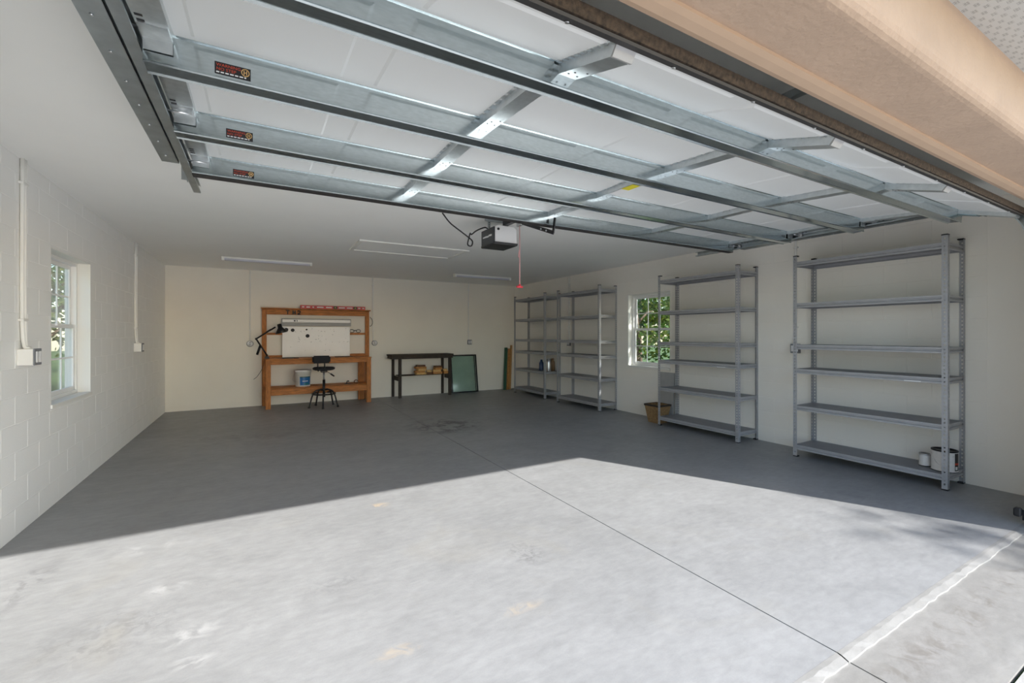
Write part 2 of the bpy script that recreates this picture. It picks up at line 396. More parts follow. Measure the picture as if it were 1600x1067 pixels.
def blocks(wall, xface, side, y0, y1, hole):
    cache = {}
    rows = int(math.ceil(ZC / BH))
    for r in range(rows):
        za, zb = r * BH, min((r + 1) * BH, ZC)
        y = y0 - (BW / 2 if r % 2 else 0)
        while y < y1 - 0.01:
            a, b = max(y, y0), min(y + BW, y1); y += BW
            if b - a < 0.03: continue
            segs = [(a, b, za, zb)]
            if b > hole[0] and a < hole[1] and zb > hole[2] and za < hole[3]:
                segs = []
                if a < hole[0]: segs.append((a, hole[0], za, zb))
                if b > hole[1]: segs.append((hole[1], b, za, zb))
                m0, m1 = max(a, hole[0]), min(b, hole[1])
                if za < hole[2]: segs.append((m0, m1, za, hole[2]))
                if zb > hole[3]: segs.append((m0, m1, hole[3], zb))
            for (p, q, u, v) in segs:
                if q - p < 0.02 or v - u < 0.015: continue
                k = (round(q - p, 3), round(v - u, 3))
                if k not in cache: cache[k] = block_mesh(q - p, v - u, side)
                o = bpy.data.objects.new('block', cache[k]); COL.objects.link(o)
                o.parent = wall
                o.location = Vector((xface - 0.0015 * side, p, u)) - wall.location
blocks(wl, XL, 1, 2.55, YB, HL)
blocks(wr, XR, -1, 1.45, YB, HR)
# the plain stretches of the side walls nearest the opening
pl = MB().use('block_paint').box(XL - 0.004, XL, YI, 2.55, 0, ZC); o = pl.build('panel', None, wl)
pl = MB().use('block_cream').box(XR, XR + 0.004, YI, 1.45, 0, ZC); o = pl.build('panel', None, wr)

struct(bx('ceiling', 'ceiling_paint', (XL - 0.2, XR + 0.2, YF + 0.02, YB + 0.2, ZC, ZC + 0.14)), 'flat pale grey-white garage ceiling', 'ceiling')

# front wall: two piers and the header, peach stucco outside, with rounded outer edge
fw = MB()
fw.use('stucco').box(XL - 0.2, OL, YF, YI - 0.06, -0.2, 3.0).box(OR, XR + 0.2, YF, YI - 0.06, -0.2, 3.0)
fw.use('wall_paint').box(XL, OL - 0.0, YI - 0.06, YI, 0, ZC).box(OR, XR, YI - 0.06, YI, 0, ZC).box(OL, OR, YI - 0.06, YI, OH + 0.03, ZC)
struct(fw.build('wall_front'), 'front wall piers beside the door opening', 'wall')
prof = [(YI - 0.06, 3.0), (YF, 3.0), (YF, OH + 0.05)]
for k in range(6):
    a = k / 5 * pi / 2
    prof.append((YF + 0.05 - 0.05 * cos(a), OH + 0.05 - 0.05 * sin(a)))
prof += [(YI - 0.06, OH)]
hd = MB().use('stucco').extr(prof, OL, OR, 'x')
struct(hd.build('wall_header'), 'peach stucco header over the garage opening', 'header')
st = MB().use('stucco_smooth').extr([(0.885, OH + 0.005), (0.885, OH - 0.012), (0.905, OH - 0.018), (0.935, OH - 0.022), (YI, OH - 0.016), (YI, OH + 0.03), (0.89, OH + 0.03)], OL, OR, 'x')
struct(st.build('trim_2'), 'smooth peach stop moulding on the inner edge of the header', 'moulding')
for i, x in enumerate((OL, OR)):
    s_ = 1 if i == 0 else -1
    t = MB().use('stucco_smooth').box(min(x, x + s_ * 0.016), max(x, x + s_ * 0.016), 0.90, YI, -0.02, OH - 0.02)
    struct(t.build('trim_%d' % (3 + i)), 'peach stop moulding on the %s side of the door opening' % ('left' if i == 0 else 'right'), 'moulding')
# eave
so_ = MB().use('soffit_vinyl').box(XL - 0.6, XR + 0.6, 0.27, YF + 0.01, 2.715, 2.73)
struct(so_.build('ceiling_soffit'), 'white perforated vinyl soffit under the eave', 'soffit')
rf = MB().use('vinyl_white').box(XL - 0.62, XR + 0.62, 0.245, 0.27, 2.71, 2.88)
struct(rf.build('trim_5'), 'white fascia board along the eave', 'fascia')
rf = MB().use('roof_shingle').extr([(0.20, 2.87), (5.7, 4.9), (11.2, 2.87), (11.2, 2.93), (5.7, 4.97), (0.20, 2.93)], XL - 0.65, XR + 0.65, 'x')
struct(rf.build('roof'), 'dark shingled gable roof over the garage', 'roof')

# ------------------------------------------------------------------ windows
def window(name, xin, side, hole, label):
    """side=+1: left wall (room on +x); -1: right wall"""
    y0, y1, z0, z1 = hole
    root = bpy.data.objects.new(name, None); root.location = (xin - side * 0.12, (y0 + y1) / 2, z0); COL.objects.link(root)
    struct(root, label, 'window')
    def X(d): return xin - side * d
    def B(m, d0, d1, a, b, c, d, nm, par, bev=0.002):
        xs = sorted((X(d0), X(d1)))
        return MB().use(m).box(xs[0], xs[1], a, b, c, d).build(nm, None, par, bev)
    # plastered reveal and sill
    f = MB().use('trim_white')
    for (a, b, c, d) in ((y0 - 0.002, y0 + 0.01, z0, z1), (y1 - 0.01, y1 + 0.002, z0, z1), (y0, y1, z1 - 0.01, z1 + 0.002)):
        xs = sorted((X(0.0), X(0.195))); f.box(xs[0], xs[1], a, b, c, d)
    f.build('reveal', None, root)
    B('trim_white', -0.012, 0.19, y0 - 0.004, y1 + 0.004, z0 - 0.012, z0 + 0.022, 'window_sill', root)
    fr = MB().use('vinyl_white'); xs = sorted((X(0.10), X(0.17))); e = 0.035
    ya, yb, za, zb = y0 + 0.01, y1 - 0.01, z0 + 0.022, z1 - 0.01
    fr.box(*xs, ya, ya + e, za, zb).box(*xs, yb - e, yb, za, zb).box(*xs, ya + e, yb - e, za, za + e).box(*xs, ya + e, yb - e, zb - e, zb)
    fr.build('window_frame', None, root, 0.003)
    zm = (za + zb) / 2 + 0.01
    for k, (c, d, dep) in enumerate(((za + e, zm + 0.025, 0.112), (zm - 0.015, zb - e, 0.14))):
        sb = MB().use('vinyl_white'); xs = sorted((X(dep), X(dep + 0.026))); w = 0.038
        p, q = ya + e, yb - e
        sb.box(*xs, p, p + w, c, d).box(*xs, q - w, q, c, d).box(*xs, p + w, q - w, c, c + w).box(*xs, p + w, q - w, d - w, d)
        sash = sb.build('sash', None, root, 0.003)
        gy0, gy1, gz0, gz1 = p + w, q - w, c + w, d - w
        for i in range(3):
            for j in range(2):
                B('glass', dep + 0.011, dep + 0.015, gy0 + (gy1 - gy0) * i / 3, gy0 + (gy1 - gy0) * (i + 1) / 3, gz0 + (gz1 - gz0) * j / 2, gz0 + (gz1 - gz0) * (j + 1) / 2, 'pane', sash, 0)
        for i in (1, 2):
            yy = gy0 + (gy1 - gy0) * i / 3; B('vinyl_white', dep + 0.007, dep + 0.019, yy - 0.008, yy + 0.008, gz0, gz1, 'muntin', sash, 0.001)
        zz = (gz0 + gz1) / 2; B('vinyl_white', dep + 0.0065, dep + 0.0195, gy0, gy1, zz - 0.008, zz + 0.008, 'muntin', sash, 0.001)
    B('vinyl_white', 0.094, 0.112, (y0 + y1) / 2 - 0.04, (y0 + y1) / 2 + 0.04, zm + 0.005, zm + 0.03, 'latch', root)
window('window_1', XL, 1, HL, 'white sash window in the left block wall')
window('window_2', XR, -1, HR, 'white sash window beside the racks, green trees outside')

# ------------------------------------------------------------------ ceiling hatch and strip lights
r = thing('attic_hatch', (2.01, 6.73, ZC), 'white framed attic hatch in the ceiling behind the door opener', 'hatch')
bx('panel', 'ceiling_paint', (1.24, 2.78, 6.37, 7.09, ZC - 0.012, ZC - 0.001), r)
for d in ((1.19, 2.83, 6.32, 6.38), (1.19, 2.83, 7.08, 7.14), (1.19, 1.25, 6.38, 7.08), (2.77, 2.83, 6.38, 7.08)):
    bx('trim_strip', 'trim_white', (*d, ZC - 0.022, ZC - 0.001), r, 0.004)
def strip_light(x0, x1, y, label):
    r = thing('strip_light', ((x0 + x1) / 2, y, ZC - 0.06), label, 'ceiling light', 'unlit strip lights on the ceiling')
    bx('housing', 'trim_white', (x0, x1, y - 0.055, y + 0.055, ZC - 0.025, ZC), r, 0.003)
    prof = [(y - 0.045, ZC - 0.025)] + [(y - 0.045 * cos(a), ZC - 0.025 - 0.035 * sin(a)) for a in [k * pi / 8 for k in range(1, 8)]] + [(y + 0.045, ZC - 0.025)]
    MB().use('lamp_lens').extr(prof, x0 + 0.04, x1 - 0.04, 'x').build('lens', None, r)
    for a in (x0, x1 - 0.04): bx('end_cap', 'trim_white', (a, a + 0.04, y - 0.052, y + 0.052, ZC - 0.066, ZC - 0.02), r, 0.006)
strip_light(-0.55, 0.84, 8.90, 'unlit strip light on the ceiling above the left of the workbench')
strip_light(3.66, 5.05, 8.98, 'unlit strip light on the ceiling nearer the right wall, behind the opener')

# ------------------------------------------------------------------ overhead garage door (open)
DP = [(1.032, 2.388), (1.50, 2.535), (2.195, 2.588), (2.875, 2.592), (3.53, 2.606)]   # inner skin: (y, z) of the joints
gd = thing('garage_door', ((OL + OR) / 2, 2.3, 2.40), 'white sectional garage door rolled open overhead, galvanised struts across it', 'garage door')
STX = (1.02, 2.37, 3.72)
def sec_frame(k):
    A = Vector((0, *DP[k])); B = Vector((0, *DP[k + 1])); t = (B - A).normalized(); n = Vector((0, t.z, -t.y))   # n points down into the room
    return A, (B - A).length, t, n
for k in range(4):
    A, Ls, t, n = sec_frame(k)
    def P(s, d): q = A + t * s + n * d; return (q.y, q.z)
    g = 0.003
    sec = MB().use('door_white').extr([P(g, 0), P(Ls - g, 0), P(Ls - g, -0.045), P(g, -0.045)], OL, OR, 'x').build('section', None, gd)
    # embossed fields of the inner skin
    edges = [OL + 0.10, *STX, OR - 0.10]
    for i in range(4):
        a, b = edges[i] + 0.05, edges[i + 1] - 0.05; mid = (a + b) / 2
        for (p, q) in ((a, mid - 0.065), (mid + 0.065, b)):
            m_ = MB().use('door_white'); s0, s1, c = 0.09, Ls - 0.175, 0.012
            if k == 0: s0, s1 = 0.06, Ls - 0.17
            lo = [(p, s0), (q, s0), (q, s1), (p, s1)]; hi = [(p + c, s0 + c), (q - c, s0 + c), (q - c, s1 - c), (p + c, s1 - c)]
            vs = [(x, *P(s, 0.0)) for x, s in lo] + [(x, *P(s, 0.006)) for x, s in hi]
            m_.add(vs, [(0, 1, 5, 4), (1, 2, 6, 5), (2, 3, 7, 6), (3, 0, 4, 7), (4, 5, 6, 7)])
            m_.build('embossed_field', None, sec)
    # stiles with toothed seam edges
    s0 = Ls - 0.135 if k < 3 else Ls - 0.10
    for x in STX:
        s_ = MB().use('galv_bright').extr([P(0.023, 0.0), P(s0 - 0.003, 0.0), P(s0 - 0.001, 0.042), P(0.040, 0.042)], x - 0.04, x + 0.04, 'x')
        for sg in (-1, 1):
            nt_ = 9
            for q in range(nt_):
                sa = 0.03 + (Ls - 0.16) * q / nt_; sb = sa + (Ls - 0.16) / nt_ * 0.55
                xa, xb = sorted((x + sg * 0.04, x + sg * 0.056))
                s_.extr([P(sa, 0.0), P(sb, 0.0), P(sb, 0.006), P(sa, 0.006)], xa, xb, 'x')
        if k == 0: s_.use('grey_sheet').extr([P(0.016, 0.0), P(0.022, 0.0), P(0.040, 0.0445), P(0.030, 0.0445)], x - 0.042, x + 0.042, 'x')  # matte cap added over the stile end to hide its bright reflection
        s_.use('black_metal')
        for (dx, ds) in ((-0.02, 0.05), (0.02, 0.05), (-0.012, 0.08), (0.022, 0.11)):
            c = A + t * (Ls - 0.14 - ds) + n * 0.0425
            s_.extr([P(Ls - 0.14 - ds, 0.042), P(Ls - 0.134 - ds, 0.042), P(Ls - 0.134 - ds, 0.0435), P(Ls - 0.14 - ds, 0.0435)], x + dx - 0.003, x + dx + 0.003, 'x')
        s_.build('stile', None, sec)
    for x0, x1 in ((OL, OL + 0.095), (OR - 0.095, OR)):
        s_ = MB().use('galv_bright').extr([P(0.01, 0.0), P(Ls - 0.01, 0.0), P(Ls - 0.01, 0.030), P(0.01, 0.030)], x0, x1, 'x')
        s_.use('black_metal')
        xo = x0 + 0.008 if x0 == OL else x1 - 0.030
        for q in range(5):
            sa = Ls - 0.30 + q * 0.034
            s_.extr([P(sa, 0.030), P(sa + 0.012, 0.030), P(sa + 0.012, 0.0315), P(sa, 0.0315)], xo, xo + 0.022, 'x')
        s_.build('end_stile', None, sec)
    # strut: hat profile. web faces the opening, crown below, short far web, rolled lips
    s0 = Ls - 0.135 if k < 3 else Ls - 0.10
    dz = 0.115 if k else 0.092
    yb_, zb_ = P(s0, 0.0)
    def WP(s, d): return (yb_ + s - s0, zb_ - d)
    w = 0.088 if k < 3 else 0.060
    th = 0.0025
    tl = 0.004 if k else -0.005                  # the crown of each strut hangs about level
    out = [(s0 - 0.012, 0.0), (s0 - 0.012, 0.003), (s0 - 0.003, 0.003), (s0 + 0.004, dz - 0.008), (s0 + 0.001, dz - 0.002), (s0 + 0.006, dz + 0.002), (s0 + 0.014, dz - 0.006),
           (s0 + w - 0.008, dz - 0.006 + tl), (s0 + w, dz + tl), (s0 + w + 0.006, dz - 0.004 + tl), (s0 + w + 0.006, -0.02)]
    inn = [(s0 + w + 0.003, -0.02), (s0 + w + 0.003, dz - 0.008 + tl), (s0 + w - 0.006, dz - 0.010 + tl), (s0 + 0.014, dz - 0.0095), (s0 + 0.0065, dz - 0.008), (s0 + 0.0, 0.0)]
    # between the stiles the flange comes down to the skin on a filler rail
    stt = MB().use('galv')
    pts = [WP(*q) for q in out] + [WP(*q) for q in inn]
    nO, nI = len(out), len(inn)
    xa, xb = OL + 0.002, OR - 0.002
    vs = [(xa, *p) for p in pts] + [(xb, *p) for p in pts]; nn = len(pts)
    stt.add(vs, [(i, (i + 1) % nn, nn + (i + 1) % nn, nn + i) for i in range(nn)])
    stt.build('strut', None, sec)
    if k == 3:  # black strip standing in for the crown's dark edge at grazing view
        ts = MB().use('rubber').extr([WP(s0 + 0.004, dz + 0.0025), WP(s0 + w + 0.012, dz + tl - 0.001), WP(s0 + w + 0.012, dz + 0.008), WP(s0 + 0.004, dz + 0.008)], OL, OR, 'x')
        ts.build('dark_crown_strip', None, sec)
    # hinges over the joint
    if k < 3:
        A2, L2, t2, n2 = sec_frame(k + 1)
        def P2(s, d): q = A2 + t2 * s + n2 * d; return (q.y, q.z)
        for x in STX:
            hg = MB().use('galv_bright')
            hg.extr([P2(0.012, 0.042), P2(0.10, 0.042), P2(0.10, 0.0455), P2(0.012, 0.0455)], x - 0.032, x + 0.032, 'x')
            hy, hz = P2(0.022, 0.058)
            hg.use('steel').tube([(x - 0.03, hy, hz), (x + 0.085, hy, hz)], 0.0105, 10)
            hg.use('black_metal').tube([(x + 0.085, hy, hz), (x + 0.087, hy, hz)], 0.007, 8)
            for (dx, ds) in ((-0.018, 0.05), (0.018, 0.05), (0.0, 0.085)):
                q = P2(ds, 0.0455); hg.use('steel').tube([(x + dx, q[0], q[1] - 0.001), (x + dx, q[0], q[1] - 0.006)], 0.006, 6)
            hg.build('hinge', None, sec)
    # roller bracket plates at both ends
    for sgn, xe in ((1, OL), (-1, OR)):
        br = MB().use('galv_bright' if k != 0 else 'zinc_blue')
        xa, xb = sorted((xe + sgn * 0.004, xe + sgn * 0.092))
        sa, sb = (Ls - 0.145 - 0.11, Ls - 0.145) if k < 3 else (Ls - 0.20, Ls - 0.105)
        br.extr([P(sa, 0.030), P(sb, 0.030), P(sb, 0.036), P(sa, 0.036)], xa, xb, 'x')
        br.extr([P(sb - 0.004, 0.030), P(sb, 0.030), P(sb, 0.075), P(sb - 0.004, 0.075)], xa, xb, 'x')
        ry = P(sa + 0.05, 0.05)[0]
        rz = 2.545 if ry > 1.405 else 2.185 + math.sqrt(max(0.0, 0.36 ** 2 - (1.405 - ry) ** 2))
        br.use('steel').tube([(xe + sgn * 0.085, ry, rz), (xe - sgn * 0.030, ry, rz)], 0.006, 8)
        br.build('roller_bracket', None, sec)
        rb = MB().use('paper_white').tube([(xe - sgn * 0.030, ry, rz), (xe - sgn * 0.046, ry, rz)], 0.020, 14)
        rb.build('roller', None, sec)
    # warning stickers on the strut web
    if k > 0:
        sk = MB().use('black_plastic')
        pa = Vector((0, *WP(s0 - 0.001, 0.055))); pb = Vector((0, *WP(s0 + 0.0038, dz - 0.012)))
        up = (pa - pb).normalized(); fr = Vector((0, -up.z, up.y)); 
        if fr.y > 0: fr = -fr
        org = pb + up * 0.006 + fr * 0.0022
        x0, x1, hh = -0.150, -0.030, 0.044
        def SP(x, v, off): q = org + up * v + fr * off; return (x, q.y, q.z)
        sk.add([SP(x0, 0, 0), SP(x1, 0, 0), SP(x1, hh, 0), SP(x0, hh, 0)], [(0, 1, 2, 3)])
        for txt, v in (('WARNING', 0.0285), ('NO STEP', 0.0135)):
            text_into(sk, txt, 0.0155, SP(x0 + 0.005, v, 0.0004), (1.08, 0, 0), up, 'warn_orange')
        sk.use('paper_white')
        xx = x0 + 0.005; random.seed(5)
        while xx < x1 - 0.012:
            ln = random.uniform(0.006, 0.013)
            sk.add([SP(xx, 0.004, 0.0004), SP(xx + ln, 0.004, 0.0004), SP(xx + ln, 0.009, 0.0004), SP(xx, 0.009, 0.0004)], [(0, 1, 2, 3)]); xx += ln + 0.004
        cx_, cv_ = x1 - 0.018, 0.026; ring = []
        for q in range(20):
            a = 2 * pi * q / 20; ring.append(SP(cx_ + 0.0145 * cos(a), cv_ + 0.0145 * sin(a), 0.0004)); ring.append(SP(cx_ + 0.0115 * cos(a), cv_ + 0.0115 * sin(a), 0.0004))
        sk.use('scrap_light').add(ring, [(2 * q, 2 * ((q + 1) % 20), 2 * ((q + 1) % 20) + 1, 2 * q + 1) for q in range(20)])
        for (a, b, c, d) in ((-0.006, -0.003, -0.008, 0.008), (0.003, 0.006, -0.008, 0.008), (-0.003, 0.003, -0.0015, 0.0015)):
            sk.add([SP(cx_ + a, cv_ + c, 0.0004), SP(cx_ + b, cv_ + c, 0.0004), SP(cx_ + b, cv_ + d, 0.0004), SP(cx_ + a, cv_ + d, 0.0004)], [(0, 1, 2, 3)])
        o = sk.build('warning_sticker', None, sec); o['label'] = 'black and orange WARNING NO STEP sticker'
    if k == 2:
        yl = MB().use('yellow').extr([P(0.16, 0.0425), P(0.27, 0.0425), P(0.27, 0.0445), P(0.16, 0.0445)], 2.335, 2.405, 'x')
        yl.use('paper_white').extr([P(0.27, 0.0425), P(0.40, 0.0425), P(0.40, 0.0445), P(0.27, 0.0445)], 2.335, 2.405, 'x')
        o = yl.build('stile_tag', None, sec); o['label'] = 'yellow and white label on the middle stile'
    if k == 0:
        # bottom rail with black rubber seal retainer and dirty lower edge
        rt = MB().use('rubber').extr([P(-0.012, 0.012), P(0.020, 0.012), P(0.022, 0.004), P(0.022, -0.002), P(0.002, -0.002), P(-0.012, 0.002)], OL, OR, 'x')
        for q in range(12):
            x = OL + 0.25 + q * 0.45
            rt.use('steel').tube([(x, *P(0.012, 0.012)), (x, *P(0.012, 0.016))], 0.007, 8)
        rt.build('seal_retainer', None, sec)
        ds = MB().use('dirty_rubber').extr([P(0.0, 0.0), P(-0.014, -0.004), P(-0.016, -0.022), P(-0.013, -0.040), P(0.0, -0.046)], OL, OR, 'x')
        ds.build('bottom_seal', None, sec)
        cf = MB().use('zinc_blue')
        cf.extr([P(0.10, 0.030), P(0.22, 0.030), P(0.22, 0.036), P(0.10, 0.036)], OL, OL + 0.16, 'x')
        cf.build('corner_bracket', None, sec)

# door tracks
def track(side, label):
    xe = OL if side < 0 else OR
    xo = xe + side * 0.035                      # centre of the roller channel
    yend = 4.02 if side < 0 else 3.99
    r = thing('door_track', (xo, 2.0, 0.0), label, 'door track', 'galvanised door tracks')
    zt = 2.545
    rad = 0.36; yv = 1.045 if side < 0 else 0.992
    path = [(yv, 0.03), (yv, zt - rad)]
    path += [(yv + rad - rad * cos(a), zt - rad + rad * sin(a)) for a in [k / 12 * pi / 2 for k in range(1, 12)]]
    def sweep(pts, nm, m='galv_track'):
        # C channel, open towards the door: profile in (x across, n across path)
        hw = 0.027
        pr = [(-0.026, -hw + 0.008), (-0.026, -hw), (0.016, -hw), (0.020, -hw * 0.5), (0.020, hw * 0.5), (0.016, hw), (-0.026, hw), (-0.026, hw - 0.008)]
        n = len(pts); vs = []
        for i, (y, z) in enumerate(pts):
            a = pts[max(i - 1, 0)]; b = pts[min(i + 1, n - 1)]
            d = Vector((b[0] - a[0], b[1] - a[1])).normalized(); nn = Vector((-d.y, d.x))
            for (px, pn) in pr: vs.append((xo + side * px, y + nn.x * pn, z + nn.y * pn))
        m_ = MB().use(m); q = len(pr)
        m_.add(vs, [(i * q + j, i * q + j + 1, (i + 1) * q + j + 1, (i + 1) * q + j) for i in range(n - 1) for j in range(q - 1)])
        o = m_.build(nm, None, r)
        md = o.modifiers.new('wall', 'SOLIDIFY'); md.thickness = 0.0022; md.offset = 0
        return o
    sweep(path[:2], 'vertical_track')
    sweep(path[1:] + [(yv + rad, zt)], 'curved_track')
    sweep([(yv + rad, zt), (2.6, zt), (yend, zt)], 'horizontal_track')
    # perforated angle iron along the horizontal track
    ye = 3.38
    xa = xo + side * 0.022
    an = MB().use('galv_track')
    an.box(*sorted((xa, xa + side * 0.085)), 1.35, ye, zt - 0.030, zt - 0.0275)
    an.box(*sorted((xa, xa + side * 0.003)), 1.35, ye, zt - 0.030, zt + 0.05)
    an.use('steel')
    for q in range(9):
        y = 1.5 + q * 0.22
        an.tube([(xa + side * 0.05, y, zt - 0.030), (xa + side * 0.05, y, zt - 0.036)], 0.006, 6)
    an.build('angle_iron', None, r)
    for y in (1.8, 3.75 if side < 0 else 3.7):
        hs = MB().use('galv_track').box(*sorted((xa, xa + side * 0.035)), y - 0.002, y + 0.002, zt - 0.02, ZC)
        hs.box(*sorted((xa, xa + side * 0.003)), y - 0.018, y + 0.018, zt - 0.03, ZC)
        hs.build('hanger', None, r)
    for z in (0.4, 1.1, 1.8):
        jb = MB().use('galv_track').box(*sorted((xo + side * 0.02, xo + side * 0.06)), YI, yv + 0.02, z - 0.03, z + 0.03)
        jb.build('jamb_bracket', None, r)
track(-1, 'galvanised door track with angle iron under the ceiling near the left wall')
track(1, 'galvanised door track curving up beside the shelving racks')
# safety sensor near the floor on the right track
r = thing('safety_sensor', (5.115, 1.02, 0.05), 'small black safety sensor low beside the right door track', 'sensor')
MB().use('black_plastic').box(5.055, 5.105, 1.035, 1.075, 0.07, 0.135).build('sensor_body', None, r, 0.008, )
MB().use('black_metal').box(5.100, 5.106, 0.985, 1.036, 0.04, 0.12).build('sensor_bracket', None, r)

# ------------------------------------------------------------------ opener
xo = 2.37
op = thing('door_opener', (xo, 4.45, 2.455), 'white and black ceiling garage door opener hanging on perforated straps', 'door opener')
bd = MB().use('opener_white').extr([(xo - 0.135, 2.475), (xo + 0.135, 2.475), (xo + 0.135, 2.635), (xo + 0.10, 2.665), (xo - 0.10, 2.665), (xo - 0.135, 2.635)], 4.30, 4.62, 'y')
bd.build('housing', None, op, 0.006)
sd_ = MB().use('opener_side').box(xo - 0.150, xo - 0.135, 4.31, 4.62, 2.47, 2.645)
sd_.use('paper_white')
lw = [(4.36, 2.552), (4.43, 2.556), (4.44, 2.548), (4.50, 2.553), (4.58, 2.556), (4.58, 2.570), (4.50, 2.572), (4.44, 2.566), (4.43, 2.575), (4.36, 2.572)]
sd_.add([(xo - 0.1505, *p) for p in lw], [tuple(range(len(lw)))])
o = sd_.build('side_panel', None, op); o['label'] = 'dark side panel with a white lettering strip'
MB().use('black_plastic').extr([(4.285, 2.478), (4.635, 2.478), (4.625, 2.455), (4.30, 2.455)], xo - 0.148, xo + 0.140, 'x').build('base_cover', None, op)
MB().use('black_plastic').tube([(xo - 0.10, 4.30, 2.62), (xo - 0.10, 4.292, 2.62)], 0.014, 12).build('button', None, op)
rail = MB().use('black_metal').box(xo - 0.028, xo + 0.028, 3.90, 4.33, 2.668, 2.715)
rail.use('galv_track').box(xo - 0.020, xo + 0.020, 1.0, 3.92, 2.675, 2.712)
rail.build('rail', None, op)
tr = MB().use('steel').box(xo - 0.035, xo + 0.035, 3.86, 4.02, 2.625, 2.672).box(xo - 0.012, xo + 0.012, 3.96, 4.05, 2.60, 2.63)
tr.build('trolley', None, op)
ar = MB().use('black_metal')
def bar(m, a, b, wy, wx):
    a, b = Vector(a), Vector(b); d = (b - a); L_ = d.length; d.normalize()
    up = Vector((1, 0, 0)); s = d.cross(up)
    m.obox((a + b) / 2, (L_, wy, wx), Matrix((d, s, up)).transposed())
bar(ar, (xo - 0.02, 3.93, 2.615), (xo - 0.02, 3.36, 2.40), 0.034, 0.008)
bar(ar, (xo + 0.0, 3.40, 2.405), (xo + 0.0, 3.37, 2.545), 0.030, 0.008)
ar.use('steel')
for (y, z) in ((3.56, 2.476), (3.47, 2.442)): ar.tube([(xo - 0.024, y, z), (xo - 0.034, y, z)], 0.009, 8)
ar.build('arm', None, op)
for x in (xo - 0.11, xo + 0.11):
    sp = MB().use('galv_track').box(x - 0.016, x + 0.016, 4.50, 4.504, 2.655, ZC)
    sp.use('black_metal')
    for q in range(4): sp.box(x - 0.005, x + 0.005, 4.4985, 4.4995, 2.675 + q * 0.024, 2.686 + q * 0.024)
    sp.build('strap', None, op)
MB().use('galv_track').box(xo - 0.16, xo + 0.16, 4.488, 4.512, ZC - 0.025, ZC).build('ceiling_bracket', None, op)
# power cord in a loop
def spline(pts, n=10):
    out = []
    P_ = [Vector(p) for p in pts]; P_ = [2 * P_[0] - P_[1]] + P_ + [2 * P_[-1] - P_[-2]]
    for i in range(1, len(P_) - 2):
        for k in range(n):
            t = k / n; a, b, c, d = P_[i - 1:i + 3]
            out.append(0.5 * ((2 * b) + (c - a) * t + (2 * a - 5 * b + 4 * c - d) * t * t + (3 * b - a - 3 * c + d) * t ** 3))
    out.append(P_[-2]); return out
cp = spline([(1.70, 4.5, 2.765), (1.787, 4.5, 2.671), (1.898, 4.5, 2.601), (1.985, 4.5, 2.549), (2.045, 4.49, 2.50), (2.038, 4.485, 2.45), (2.008, 4.48, 2.438), (1.988, 4.485, 2.46), (2.008, 4.495, 2.53), (2.028, 4.505, 2.585), (2.045, 4.51, 2.575), (2.106, 4.5, 2.624), (2.201, 4.5, 2.668), (2.24, 4.5, 2.66)])
MB().use('black_plastic').tube(cp, 0.008, 6).build('power_cord', None, op)
rp = MB().use('rope_red').tube([(xo, 4.01, 2.61), (xo + 0.001, 4.01, 2.3), (xo, 4.01, 1.98)], 0.005, 6)
rp.tube([(xo, 4.01, 2.36), (xo - 0.012, 4.008, 2.31), (xo - 0.016, 4.006, 2.27)], 0.005, 6)
rp.build('release_rope', None, op)
hr = MB().use('handle_red').tube([(xo - 0.035, 4.01, 1.965), (xo + 0.035, 4.01, 1.965)], 0.011, 8)
hr.tube([(xo, 4.01, 1.99), (xo, 4.01, 1.955)], 0.014, 8)
hr.build('release_handle', None, op)

